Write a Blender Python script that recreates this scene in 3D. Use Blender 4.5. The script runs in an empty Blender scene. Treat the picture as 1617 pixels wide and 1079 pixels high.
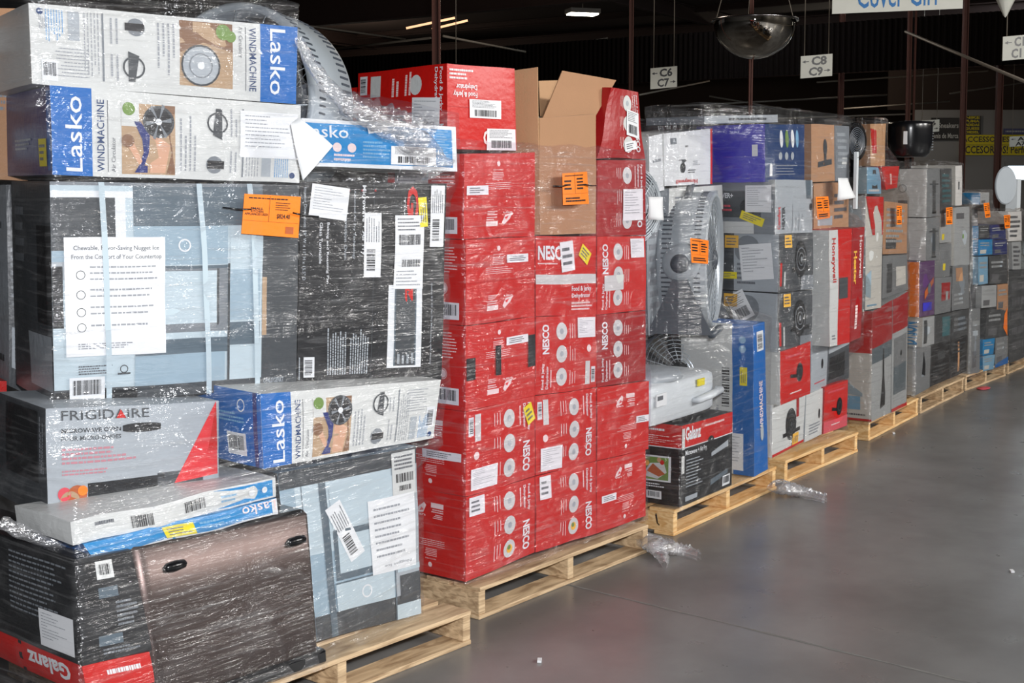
import bpy, math, random
from mathutils import Vector, Matrix, noise
random.seed(11)
C = bpy.context.scene.collection
SC = bpy.context.scene
# ------------------------------------------------------------------ camera
CAMH = 1.70; FPX = 2080.0; HOR = 293.0; PIT = math.radians(4.5); AZ = math.radians(33.6)
CX = 808.5; Y0 = HOR + FPX * math.tan(PIT)
FWD = Vector((math.cos(AZ), math.sin(AZ))); RGT = Vector((math.sin(AZ), -math.cos(AZ)))
cd = bpy.data.cameras.new('camera'); cam = bpy.data.objects.new('camera', cd); C.objects.link(cam)
cd.sensor_width = 36; cd.sensor_fit = 'HORIZONTAL'; cd.lens = FPX * 36 / 1617
cd.shift_y = -(539.5 - Y0) / 1617; cd.clip_end = 300; cd.clip_start = .05
fw = Vector((FWD.x * math.cos(PIT), FWD.y * math.cos(PIT), -math.sin(PIT)))
cam.location = (0, 0, CAMH); cam.rotation_euler = fw.to_track_quat('-Z', 'Y').to_euler()
SC.camera = cam
# ------------------------------------------------------------------ world, lights, exposure
SC.view_settings.view_transform = 'Standard'; SC.view_settings.look = 'None'
SC.view_settings.gamma = 1; SC.view_settings.use_curve_mapping = False
SC.view_settings.exposure = 0.20
w = bpy.data.worlds.new('world'); SC.world = w; w.use_nodes = True
w.node_tree.nodes['Background'].inputs[0].default_value = (.75, .72, .70, 1)
w.node_tree.nodes['Background'].inputs[1].default_value = .035
def area(name, loc, target, size, power, col=(1, 1, 1), sy=None):
    l = bpy.data.lights.new(name, 'AREA'); l.energy = power; l.color = col; l.size = size
    if sy: l.shape = 'RECTANGLE'; l.size_y = sy
    o = bpy.data.objects.new(name, l); C.objects.link(o); o.location = loc
    o.rotation_euler = (Vector(target) - Vector(loc)).to_track_quat('-Z', 'Y').to_euler()
    return o
area('camera_flash', (.10, -.12, 1.98), (4.5, 2.9, 1.1), .14, 185, (.97, .98, 1))
# unseen fill lights added over the aisle to brighten the loads
for i, (x, p) in enumerate(((3.0, 60), (6.5, 300), (10.5, 390))):
    area('aisle_fill', (x, -5.2, 4.4), (x + 1.2, 2.9, .9), 2.0, p, (1, .98, .95), 1.0)
# ------------------------------------------------------------------ materials
M = {}
def nt(name):
    m = bpy.data.materials.new(name); m.use_nodes = True
    n = m.node_tree.nodes; n.clear(); return m, n, m.node_tree.links
def mat(name, col, rough=.5, metal=0, emit=None, coat=0, var=.06, scale=9, bump=.15, bscale=40, spec=.5):
    if name in M: return M[name]
    m, n, l = nt(name)
    o = n.new('ShaderNodeOutputMaterial'); b = n.new('ShaderNodeBsdfPrincipled')
    l.new(b.outputs[0], o.inputs[0])
    tc = n.new('ShaderNodeTexCoord'); ns = n.new('ShaderNodeTexNoise'); ns.inputs['Scale'].default_value = scale
    ns.inputs['Detail'].default_value = 4; l.new(tc.outputs['Object'], ns.inputs['Vector'])
    mx = n.new('ShaderNodeMix'); mx.data_type = 'RGBA'
    c1 = [max(0, c * (1 - var)) for c in col]; c2 = [min(1, c * (1 + var)) for c in col]
    mx.inputs[6].default_value = (*c1, 1); mx.inputs[7].default_value = (*c2, 1)
    l.new(ns.outputs[0], mx.inputs[0]); l.new(mx.outputs[2], b.inputs['Base Color'])
    b.inputs['Roughness'].default_value = rough; b.inputs['Metallic'].default_value = metal
    b.inputs['Specular IOR Level'].default_value = spec
    if coat: b.inputs['Coat Weight'].default_value = coat; b.inputs['Coat Roughness'].default_value = .2
    if emit: b.inputs['Emission Color'].default_value = (*col, 1); b.inputs['Emission Strength'].default_value = emit
    if bump:
        n2 = n.new('ShaderNodeTexNoise'); n2.inputs['Scale'].default_value = bscale; l.new(tc.outputs['Object'], n2.inputs['Vector'])
        bp = n.new('ShaderNodeBump'); bp.inputs['Strength'].default_value = bump; bp.inputs['Distance'].default_value = .01
        l.new(n2.outputs[0], bp.inputs['Height']); l.new(bp.outputs[0], b.inputs['Normal'])
    M[name] = m; return m
def s2l(r, g, b):
    f = lambda c: ((c / 255 + .055) / 1.055) ** 2.4 if c > 10 else c / 255 / 12.92
    return (f(r), f(g), f(b))
def P(name, r, g, b, **k):
    k.setdefault('rough', .38); return mat(name, s2l(r, g, b), **k)
P('white', 222, 225, 228); P('offwhite', 205, 207, 205); P('paper', 228, 230, 232, rough=.7, bump=.05)
P('lgrey', 165, 172, 178); P('grey', 120, 126, 132); P('dgrey', 66, 70, 74); P('black', 26, 27, 30); P('ink', 30, 30, 34, bump=0, var=0)
P('fadedink', 150, 154, 160, bump=0, var=0); P('midink', 95, 98, 104, bump=0, var=0)
P('red', 196, 22, 16); P('dred', 158, 20, 24); P('pink', 214, 80, 92); P('redprint', 220, 50, 56, bump=0); P('paleprint', 236, 214, 212, bump=0)
P('blue', 0, 98, 176); P('bluelight', 10, 132, 196); P('navy', 34, 46, 110); P('purple', 60, 58, 182); P('inkblue', 24, 56, 104, bump=0)
P('tan', 190, 150, 112, rough=.8, bscale=120); P('brown', 172, 130, 96, rough=.8, bscale=120); P('orange', 250, 128, 20, rough=.5); P('rust', 178, 92, 50)
P('yellow', 232, 214, 20, rough=.5); P('amber', 240, 184, 60, rough=.5); P('woodprint', 176, 148, 118, bump=0); P('woodprintdark', 128, 94, 70, bump=0)
P('skinprint', 206, 160, 132, bump=0); P('greenprint', 110, 140, 70, bump=0); P('bluegrey', 150, 172, 186, bump=0); P('silverprint', 184, 200, 208, bump=0)
P('slate', 88, 102, 112, bump=0); P('pinkpale', 190, 130, 140); P('violet', 92, 60, 108); P('teal', 60, 110, 120); P('skyprint', 120, 170, 205, bump=0)
mat('steel', s2l(92, 78, 74), rough=.36, metal=.85, bump=.1, bscale=6); mat('steeledge', s2l(170, 165, 165), rough=.2, metal=1, bump=0)
mat('blackplastic', s2l(16, 17, 20), rough=.22, coat=.3, bump=0); mat('greyplastic', s2l(158, 166, 172), rough=.45, bump=.03)
mat('dgreyplastic', s2l(72, 78, 86), rough=.4, bump=.03); mat('whiteplastic', s2l(214, 220, 224), rough=.35, bump=.02)
mat('wire', s2l(190, 198, 204), rough=.35, metal=.6, bump=0); mat('chrome', (.80, .76, .70), rough=.03, metal=1, bump=.0, var=0)
mat('roofdark', s2l(46, 33, 28), rough=.9, var=.2, scale=.4); mat('fascia', s2l(16, 12, 11), rough=.95, spec=.05, var=.1); mat('beam', s2l(44, 28, 23), rough=.8, var=.2); mat('column', s2l(84, 46, 36), rough=.7, var=.15)
mat('wallgrey', s2l(150, 150, 150), rough=.9, scale=.3); mat('pipe', s2l(140, 130, 118), rough=.6)
mat('signwhite', s2l(225, 225, 215), rough=.6, bump=0); mat('bannerblue', s2l(40, 120, 190), rough=.6, bump=0)
mat('lamp', (1, .95, .78), emit=14, bump=0, var=0); mat('daylight', (.75, .9, 1), emit=2.2, bump=0, var=0); mat('warmlamp', (1, .55, .3), emit=1.2, bump=0, var=0)
mat('housing', s2l(110, 104, 96), rough=.5)
def wood(name, base, dark):
    m, n, l = nt(name); o = n.new('ShaderNodeOutputMaterial'); b = n.new('ShaderNodeBsdfPrincipled'); l.new(b.outputs[0], o.inputs[0])
    tc = n.new('ShaderNodeTexCoord'); mp = n.new('ShaderNodeMapping'); mp.inputs['Scale'].default_value = (3, 14, 40)
    oi = n.new('ShaderNodeObjectInfo'); ad = n.new('ShaderNodeVectorMath'); ad.operation = 'ADD'
    l.new(tc.outputs['Object'], ad.inputs[0]); l.new(oi.outputs['Random'], ad.inputs[1]); l.new(ad.outputs[0], mp.inputs['Vector'])
    ns = n.new('ShaderNodeTexNoise'); ns.inputs['Scale'].default_value = 1.5; ns.inputs['Detail'].default_value = 6; ns.inputs['Distortion'].default_value = .8
    l.new(mp.outputs[0], ns.inputs['Vector']); r = n.new('ShaderNodeValToRGB'); l.new(ns.outputs[0], r.inputs[0])
    r.color_ramp.elements[0].position = .32; r.color_ramp.elements[0].color = (*dark, 1); r.color_ramp.elements[1].position = .62; r.color_ramp.elements[1].color = (*base, 1)
    l.new(r.outputs[0], b.inputs['Base Color']); b.inputs['Roughness'].default_value = .8
    bp = n.new('ShaderNodeBump'); bp.inputs['Strength'].default_value = .3; bp.inputs['Distance'].default_value = .01; l.new(ns.outputs[0], bp.inputs['Height']); l.new(bp.outputs[0], b.inputs['Normal'])
    M[name] = m
wood('woodold', s2l(218, 190, 152), s2l(156, 128, 96)); wood('woodnew', s2l(240, 204, 150), s2l(210, 160, 98)); wood('woodgrey', s2l(184, 170, 148), s2l(124, 110, 92))
def film(name, haze, gloss, tilt, tint=(.97, .97, .98)):
    m, n, l = nt(name); o = n.new('ShaderNodeOutputMaterial')
    tc = n.new('ShaderNodeTexCoord')
    def st(scale, rot, det=3, dist=0.):
        mp = n.new('ShaderNodeMapping'); mp.inputs['Scale'].default_value = scale; mp.inputs['Rotation'].default_value = rot
        l.new(tc.outputs['Object'], mp.inputs['Vector']); ns = n.new('ShaderNodeTexNoise'); ns.inputs['Scale'].default_value = 1
        ns.inputs['Detail'].default_value = det; ns.inputs['Distortion'].default_value = dist; l.new(mp.outputs[0], ns.inputs['Vector']); return ns.outputs[0]
    def ramp(s, a, b_):
        r = n.new('ShaderNodeMapRange'); r.inputs[1].default_value = a; r.inputs[2].default_value = b_; l.new(s, r.inputs[0]); return r.outputs[0]
    def ma(op, a, b_):
        x = n.new('ShaderNodeMath'); x.operation = op
        for i, v in enumerate((a, b_)):
            if isinstance(v, (int, float)): x.inputs[i].default_value = v
            else: l.new(v, x.inputs[i])
        return x.outputs[0]
    s1 = st((2.2, 2.2, 75), (.0, tilt, 0), 4, .3); s2 = st((3, 3, 30), (0, -tilt * 2.2, .3), 3, .8); s3 = st((5, 5, 7), (0, .5, 0), 4, 1.5)
    str1 = ramp(s1, .56, .74); str2 = ramp(s2, .6, .74); blotch = ramp(s3, .5, .72)
    streak = ma('MAXIMUM', str1, str2)
    hz = ma('ADD', ma('MULTIPLY', streak, haze * 2.2), ma('ADD', ma('MULTIPLY', blotch, haze), haze * .45))
    tr = n.new('ShaderNodeBsdfTransparent'); tr.inputs[0].default_value = (*tint, 1)
    df = n.new('ShaderNodeBsdfDiffuse'); df.inputs[0].default_value = (.82, .83, .85, 1)
    gl = n.new('ShaderNodeBsdfGlossy'); gl.inputs[0].default_value = (1, 1, 1, 1); gl.inputs['Roughness'].default_value = .17
    hsum = ma('ADD', ma('MULTIPLY', s1, .5), ma('ADD', ma('MULTIPLY', s2, .8), ma('MULTIPLY', s3, 1.6)))
    bp = n.new('ShaderNodeBump'); bp.inputs['Strength'].default_value = 1; bp.inputs['Distance'].default_value = .022
    l.new(hsum, bp.inputs['Height']); l.new(bp.outputs[0], gl.inputs['Normal'])
    m1 = n.new('ShaderNodeMixShader'); l.new(hz, m1.inputs[0]); l.new(tr.outputs[0], m1.inputs[1]); l.new(df.outputs[0], m1.inputs[2])
    m2 = n.new('ShaderNodeMixShader'); l.new(ma('ADD', ma('MULTIPLY', streak, gloss), gloss * .55), m2.inputs[0])
    l.new(m1.outputs[0], m2.inputs[1]); l.new(gl.outputs[0], m2.inputs[2]); l.new(m2.outputs[0], o.inputs[0])
    M[name] = m
film('film', .028, .13, .12); film('filmred', .035, .10, .10, (.96, .93, .96)); film('filmheavy', .034, .105, .25); film('filmdim', .036, .17, .25, (.90, .87, .84)); film('filmloose', .12, .34, .6); film('filmscrap', .34, .30, .6)
def floormat():
    m, n, l = nt('concrete'); o = n.new('ShaderNodeOutputMaterial'); b = n.new('ShaderNodeBsdfPrincipled'); l.new(b.outputs[0], o.inputs[0])
    tc = n.new('ShaderNodeTexCoord')
    a = n.new('ShaderNodeTexNoise'); a.inputs['Scale'].default_value = .9; a.inputs['Detail'].default_value = 9; a.inputs['Roughness'].default_value = .62; l.new(tc.outputs['Object'], a.inputs['Vector'])
    r = n.new('ShaderNodeValToRGB'); l.new(a.outputs[0], r.inputs[0])
    r.color_ramp.elements[0].position = .3; r.color_ramp.elements[0].color = (*s2l(98, 97, 96), 1)
    r.color_ramp.elements[1].position = .72; r.color_ramp.elements[1].color = (*s2l(134, 134, 133), 1)
    l.new(r.outputs[0], b.inputs['Base Color'])
    a2 = n.new('ShaderNodeTexNoise'); a2.inputs['Scale'].default_value = 6; a2.inputs['Detail'].default_value = 6; l.new(tc.outputs['Object'], a2.inputs['Vector'])
    rr = n.new('ShaderNodeMapRange'); rr.inputs[3].default_value = .2; rr.inputs[4].default_value = .42; l.new(a2.outputs[0], rr.inputs[0]); l.new(rr.outputs[0], b.inputs['Roughness'])
    bp = n.new('ShaderNodeBump'); bp.inputs['Strength'].default_value = .06; bp.inputs['Distance'].default_value = .01; l.new(a2.outputs[0], bp.inputs['Height']); l.new(bp.outputs[0], b.inputs['Normal'])
    M['concrete'] = m
floormat()
# ------------------------------------------------------------------ picture <-> place
def ray(px, py):
    dx = (px - CX) / FPX; dy = -(py - Y0) / FPX
    h = math.cos(PIT) + dy * math.sin(PIT); v = -math.sin(PIT) + dy * math.cos(PIT)
    d = RGT * dx + FWD * h
    return Vector((d.x, d.y, v))
def floor_at(px, py, z=0.):
    r = ray(px, py); t = (z - CAMH) / r.z; return Vector((r.x * t, r.y * t))
def at_depth(px, py, D):
    r = ray(px, py); t = D / (r.x * FWD.x + r.y * FWD.y); return Vector((r.x * t, r.y * t, CAMH + r.z * t))
def vdir(V):
    x = (V - CX) / FPX * math.cos(PIT); return (RGT * x + FWD).normalized()
class Plane:                      # a vertical plane: the front of a load
    def __init__(s, p, e, L=1.22):
        s.p = Vector(p); s.e = Vector(e).normalized(); s.n = Vector((-s.e.y, s.e.x)); s.yaw = math.atan2(s.e.y, s.e.x); s.L = L
    def off(s, d): return Plane(s.p + s.n * d, s.e, s.L)
    def uz(s, px, py):
        r = ray(px, py); rn = r.x * s.n.x + r.y * s.n.y; t = s.p.dot(s.n) / rn
        q = Vector((r.x * t, r.y * t)) - s.p
        return q.dot(s.e), CAMH + r.z * t
    def xy(s, u, v=0): return s.p + s.e * u + s.n * v
def plane_vp(anchor_xy, V): return Plane(anchor_xy, vdir(V))
# ------------------------------------------------------------------ mesh builder
class MB:
    def __init__(s): s.v = []; s.f = []; s.m = []; s.mats = []; s.sm = []
    def mi(s, name):
        if name not in s.mats: s.mats.append(name)
        return s.mats.index(name)
    def add(s, vs, fs, mname, smooth=False):
        b = len(s.v); s.v += [tuple(x) for x in vs]; k = s.mi(mname)
        for f in fs: s.f.append([i + b for i in f]); s.m.append(k); s.sm.append(smooth)
    def box(s, c, d, mname, rot=None):
        vs = [Vector(((i & 1) - .5, ((i >> 1) & 1) - .5, ((i >> 2) & 1) - .5)) for i in range(8)]
        vs = [Vector((v.x * d[0], v.y * d[1], v.z * d[2])) for v in vs]
        if rot is not None: vs = [rot @ v for v in vs]
        vs = [v + Vector(c) for v in vs]
        s.add(vs, [(0, 2, 3, 1), (4, 5, 7, 6), (0, 1, 5, 4), (2, 6, 7, 3), (0, 4, 6, 2), (1, 3, 7, 5)], mname)
    def tube(s, pts, r, mname, n=8, cap=True):
        pts = [Vector(p) for p in pts]; rings = []
        for i, p in enumerate(pts):
            t = (pts[min(i + 1, len(pts) - 1)] - pts[max(i - 1, 0)]).normalized()
            a = t.orthogonal().normalized() if i == 0 else (rings[-1][1] - t * rings[-1][1].dot(t)).normalized()
            b = t.cross(a); rr = r[i] if isinstance(r, (list, tuple)) else r
            rings.append(([p + (a * math.cos(q) + b * math.sin(q)) * rr for q in [2 * math.pi * k / n for k in range(n)]], a))
        vs = [v for ring, _ in rings for v in ring]; fs = []
        for i in range(len(pts) - 1):
            for k in range(n): fs.append((i * n + k, i * n + (k + 1) % n, (i + 1) * n + (k + 1) % n, (i + 1) * n + k))
        if cap: fs.append(tuple(range(n))[::-1]); fs.append(tuple((len(pts) - 1) * n + k for k in range(n)))
        s.add(vs, fs, mname, True)
    def lathe(s, prof, mname, n=40, axis=Matrix.Identity(3), c=(0, 0, 0), a0=0, a1=2 * math.pi):   # prof: (r, z)
        full = abs(a1 - a0 - 2 * math.pi) < 1e-6; N = n if full else n + 1
        vs = []; c = Vector(c)
        for r, z in prof:
            for k in range(N):
                q = a0 + (a1 - a0) * k / n; vs.append(axis @ Vector((r * math.cos(q), r * math.sin(q), z)) + c)
        fs = []
        for i in range(len(prof) - 1):
            for k in range(n if full else n):
                k2 = (k + 1) % N; fs.append((i * N + k, i * N + k2, (i + 1) * N + k2, (i + 1) * N + k))
        s.add(vs, fs, mname, True)
    def build(s, name, parent=None, loc=(0, 0, 0), rz=0, smooth_all=False):
        me = bpy.data.meshes.new(name); me.from_pydata(s.v, [], s.f)
        for q in s.mats: me.materials.append(M[q])
        me.polygons.foreach_set('material_index', s.m); me.polygons.foreach_set('use_smooth', [bool(x) or smooth_all for x in s.sm]); me.update()
        o = bpy.data.objects.new(name, me); C.objects.link(o); o.location = loc; o.rotation_euler = (0, 0, rz)
        if parent: o.parent = parent
        return o
def tag(o, label, cat, group=None):
    o['label'] = label; o['category'] = cat
    if group: o['group'] = group
    return o
def empty(name, loc=(0, 0, 0), rz=0):
    o = bpy.data.objects.new(name, None); C.objects.link(o); o.location = loc; o.rotation_euler = (0, 0, rz); o.empty_display_size = .05; return o
_tc = {}
def text_mesh(st, bold):
    k = (st, bold)
    if k not in _tc:
        cu = bpy.data.curves.new('t', 'FONT'); cu.body = st; cu.resolution_u = 2; cu.offset = (.034 if len(st) < 7 else .018) if bold else .006
        o = bpy.data.objects.new('t', cu); me = bpy.data.meshes.new_from_object(o)
        vs = [v.co.copy() for v in me.vertices]; fs = [tuple(p.vertices) for p in me.polygons]
        bpy.data.objects.remove(o); bpy.data.curves.remove(cu); bpy.data.meshes.remove(me)
        x0 = min(v.x for v in vs); x1 = max(v.x for v in vs); y0 = min(v.y for v in vs); y1 = max(v.y for v in vs)
        _tc[k] = ([((v.x - x0) / (x1 - x0), (v.y - y0) / (y1 - y0)) for v in vs], fs)
    return _tc[k]
class Face:                       # prints on one face; (s,t) from lower left, 0..1
    def __init__(f, mb, fn, W, H, flip=False, base=0.): f.mb = mb; f.fn = fn; f.W = W; f.H = H; f.fl = flip; f.k = 0; f.base = base
    def put(f, pts, fs, m, lay):
        if f.fl: pts = [(1 - a, 1 - b) for a, b in pts]
        f.mb.add([f.fn(a, b, f.base + lay * .0009) for a, b in pts], fs, m)
    def rect(f, s0, t0, s1, t1, m, lay=1):
        nx = max(1, int(abs(s1 - s0) * f.W / .07) + 1); ny = max(1, int(abs(t1 - t0) * f.H / .07) + 1)
        pts = [(s0 + (s1 - s0) * i / nx, t0 + (t1 - t0) * j / ny) for j in range(ny + 1) for i in range(nx + 1)]
        f.put(pts, [(j * (nx + 1) + i, j * (nx + 1) + i + 1, (j + 1) * (nx + 1) + i + 1, (j + 1) * (nx + 1) + i) for j in range(ny) for i in range(nx)], m, lay)
    def poly(f, pts, m, lay=2): f.put(pts, [tuple(range(len(pts)))], m, lay)
    def disc(f, s, t, r, m, lay=2, ry=None):
        rx = r / f.W; ry = (ry or r) / f.H
        f.put([(s + rx * math.cos(q * .3927), t + ry * math.sin(q * .3927)) for q in range(16)], [tuple(range(16))], m, lay)
    def ring(f, s, t, r, wd, m, lay=3):
        p = []
        for q in range(20):
            a = q * math.pi / 10; p += [(s + r / f.W * math.cos(a), t + r / f.H * math.sin(a)), (s + (r - wd) / f.W * math.cos(a), t + (r - wd) / f.H * math.sin(a))]
        f.put(p, [(2 * q, 2 * ((q + 1) % 20), 2 * ((q + 1) % 20) + 1, 2 * q + 1) for q in range(20)], m, lay)
    def text(f, st, s0, t0, s1, t1, m, rot=0, bold=True, lay=3, slant=0):
        vs, fs = text_mesh(st, bold); out = []
        for a, b in vs:
            a = a + slant * (b - .5)
            if rot == 0: x, y = a, b
            elif rot == 90: x, y = 1 - b, a
            elif rot == 180: x, y = 1 - a, 1 - b
            else: x, y = b, 1 - a
            out.append((s0 + x * (s1 - s0), t0 + y * (t1 - t0)))
        f.put(out, fs, m, lay)
    def lines(f, s0, t0, s1, t1, n, m, rot=0, lay=2, fill=.5, ragged=.4):
        for i in range(n):
            p = (i + .25) / n; q = (i + .25 + fill) / n; x = 0; end = 1 - ragged * random.random()
            while x < end:
                wd = random.uniform(.02, .09); e = min(end, x + wd)
                if rot == 0: f.poly([(s0 + x * (s1 - s0), t1 - p * (t1 - t0)), (s0 + x * (s1 - s0), t1 - q * (t1 - t0)), (s0 + e * (s1 - s0), t1 - q * (t1 - t0)), (s0 + e * (s1 - s0), t1 - p * (t1 - t0))], m, lay)
                else: f.poly([(s0 + p * (s1 - s0), t0 + x * (t1 - t0)), (s0 + q * (s1 - s0), t0 + x * (t1 - t0)), (s0 + q * (s1 - s0), t0 + e * (t1 - t0)), (s0 + p * (s1 - s0), t0 + e * (t1 - t0))], m, lay)
                x = e + .014
    def bars(f, s0, t0, s1, t1, n=18, rot=0, lay=3, m='ink'):
        x = 0; W = 0; seq = []
        while len(seq) < n: seq.append((random.choice((1, 1, 2, 3)), random.choice((1, 1, 2)))); W += sum(seq[-1])
        for a, g in seq:
            p = x / W; q = (x + a) / W; x += a + g
            if rot == 0: f.rect(s0 + p * (s1 - s0), t0, s0 + q * (s1 - s0), t1, m, lay)
            else: f.rect(s0, t0 + p * (t1 - t0), s1, t0 + q * (t1 - t0), m, lay)
    def barcode(f, s0, t0, s1, t1, rot=0, lay=2, n=16):
        f.rect(s0, t0, s1, t1, 'white', lay); a = (s1 - s0) * .1; b = (t1 - t0) * .12
        if rot == 0: f.bars(s0 + a, t0 + 2 * b, s1 - a, t1 - b, n, 0, lay + 1)
        else: f.bars(s0 + a, t0 + b, s1 - 2 * a, t1 - b, n, 1, lay + 1)
# ------------------------------------------------------------------ cartons
GRP = {1: 'cartons of the nearest load', 2: 'cartons of the red stack', 3: 'cartons of the fan load', 4: 'cartons of the load with the purple carton', 5: 'cartons of the vacuum load', 6: 'cartons of the sixth load', 7: 'cartons of the seventh load', 8: 'cartons of the farthest load'}
LOAD = {}                          # footprints per load, for the wrap
class Carton:
    def __init__(s, name, plane, q, depth, load, faces, bulge=.006, crumple=.003, quad_uz=None):
        uz = quad_uz or [plane.uz(*p) for p in q]          # TL TR BR BL
        u0 = min(a for a, b in uz); z0 = min(b for a, b in uz)
        s.TL, s.TR, s.BR, s.BL = [Vector((a - u0, b - z0)) for a, b in uz]; s.D = depth
        s.W = ((s.TR - s.TL).length + (s.BR - s.BL).length) / 2; s.H = ((s.TL - s.BL).length + (s.TR - s.BR).length) / 2
        s.bul = bulge; s.cr = crumple; s.sd = random.uniform(0, 50); s.plane = plane; s.mb = MB()
        loc = plane.xy(u0); s.loc = (loc.x, loc.y, z0); s.z1 = z0 + max(s.TL.y, s.TR.y)
        m = {'F': faces[0], 'L': faces[1], 'R': faces[2] if len(faces) > 2 else faces[1], 'T': faces[3] if len(faces) > 3 else faces[0], 'B': faces[1], 'K': faces[1]}
        for k in 'FLRTBK':
            fn = s.fn(k); n = 8
            pts = [fn(i / n, j / n, 0) for j in range(n + 1) for i in range(n + 1)]
            s.mb.add(pts, [(j * 9 + i, j * 9 + i + 1, (j + 1) * 9 + i + 1, (j + 1) * 9 + i) for j in range(n) for i in range(n)], m[k])
        s.kids = []
        s.name = name; s.load = load
        LOAD.setdefault(load, []).append((z0, s.z1, [plane.xy(u0 + a, b) for a in (0, max(s.TR.x, s.BR.x)) for b in (0, depth)]))
    def W3(s, a, b, d):
        p = (s.BL * (1 - a) + s.BR * a) * (1 - b) + (s.TL * (1 - a) + s.TR * a) * b
        v = Vector((p.x, d * s.D, p.y))
        A = 4 * a * (1 - a); B = 4 * b * (1 - b); D_ = 4 * d * (1 - d)
        v.y -= s.bul * (1 - 2 * d) * A * B; v.x += s.bul * (2 * a - 1) * B * D_; v.z += s.bul * .4 * (b - .5) * A * D_
        nv = noise.noise_vector(Vector((v.x * 5 + s.sd, v.y * 5, v.z * 5))); 
        return v + nv * s.cr
    def fn(s, k):
        def g(a, b, off):
            if k == 'F': v = s.W3(a, b, 0); v.y -= off
            elif k == 'L': v = s.W3(0, b, 1 - a); v.x -= off
            elif k == 'R': v = s.W3(1, b, a); v.x += off
            elif k == 'T': v = s.W3(a, 1, b); v.z += off
            elif k == 'B': v = s.W3(a, 0, 1 - b); v.z -= off
            else: v = s.W3(1 - a, b, 1); v.y += off
            return v
        return g
    def F(s, k='F', flip=False, mb=None, base=0.):
        W = s.W if k in 'FTBK' else s.D; H = s.H if k in 'FLRK' else s.D
        return Face(mb or s.mb, s.fn(k), W, H, flip, base)
    def sticker(s, name, k, s0, t0, s1, t1, m='paper', kind='label', rot=0, skew=0., label=None):
        mb = MB(); f = s.F(k, mb=mb, base=.0045)
        # a skewed frame inside the face
        cs, ct = (s0 + s1) / 2, (t0 + t1) / 2; g0 = f.fn; ca, sa = math.cos(skew), math.sin(skew); W, H = f.W, f.H
        def g(a, b, off):
            x = (a - cs) * W; y = (b - ct) * H; return g0(cs + (x * ca - y * sa) / W, ct + (x * sa + y * ca) / H, off)
        f.fn = g; f.rect(s0, t0, s1, t1, m, 0); dx, dy = s1 - s0, t1 - t0
        if kind == 'label':
            f.lines(s0 + .08 * dx, t0 + .55 * dy, s0 + .92 * dx, t0 + .95 * dy, 6, 'midink', rot, 1, .35)
            if rot == 0: f.bars(s0 + .15 * dx, t0 + .1 * dy, s1 - .15 * dx, t0 + .45 * dy, 20, 0, 1)
            else: f.bars(s0 + .15 * dx, t0 + .1 * dy, s1 - .35 * dx, t0 + .45 * dy, 14, 1, 1)
        elif kind == 'bars2':
            f.bars(s0 + .12 * dx, t0 + .6 * dy, s1 - .1 * dx, t0 + .74 * dy, 22, 0, 1); f.bars(s0 + .25 * dx, t0 + .3 * dy, s1 - .1 * dx, t0 + .4 * dy, 18, 0, 1)
            f.lines(s0 + .08 * dx, t0 + .78 * dy, s0 + .92 * dx, t0 + .97 * dy, 4, 'midink', 0, 1, .35); f.lines(s0 + .08 * dx, t0 + .03 * dy, s0 + .92 * dx, t0 + .26 * dy, 5, 'fadedink', 0, 1, .35)
        elif kind == 'sheet':
            f.lines(s0 + .08 * dx, t0 + .2 * dy, s0 + .9 * dx, t0 + .93 * dy, 9, 'fadedink', 0, 1, .25, .8)
        elif kind == 'mark':
            f.lines(s0 + .12 * dx, t0 + .15 * dy, s0 + .88 * dx, t0 + .85 * dy, 3, 'midink', rot, 1, .45)
        s.kids.append((name, mb, label)); return f
    def done(s, label, cat='carton', group=None):
        group = group or GRP[s.load]
        o = s.mb.build(s.name, loc=s.loc, rz=s.plane.yaw); tag(o, label, cat, group)
        bv = None
        for nm, mb, lb in s.kids:
            c = mb.build(nm, o)
            if lb: c['label'] = lb
        s.o = o; return o
# ------------------------------------------------------------------ setting: floor
fl = MB(); n = 60
fl.add([(-12, -16, 0), (95, -16, 0), (95, 75, 0), (-12, 75, 0)], [(0, 1, 2, 3)], 'concrete'); o = fl.build('floor'); o['kind'] = 'structure'
M['joint'] = mat('joint', s2l(116, 116, 113), rough=.85, var=.25, scale=14)
def joint(a, b, wd=.007):
    a = floor_at(*a); b = floor_at(*b); d = (b - a).normalized(); q = Vector((-d.y, d.x)) * wd; a = a - d * 0; mb = MB(); N = 60; vs = []
    for i in range(N + 1):
        p = a + (b - a) * i / N; j = random.uniform(.5, 1.5); vs += [(p.x + q.x * j, p.y + q.y * j, .0008), (p.x - q.x * j, p.y - q.y * j, .0008)]
    mb.add(vs, [(2 * i, 2 * i + 1, 2 * i + 3, 2 * i + 2) for i in range(N)], 'joint'); return mb
jm = joint((870, 917), (1700, 1120)); o = jm.build('trim_1'); o['kind'] = 'structure'
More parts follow.
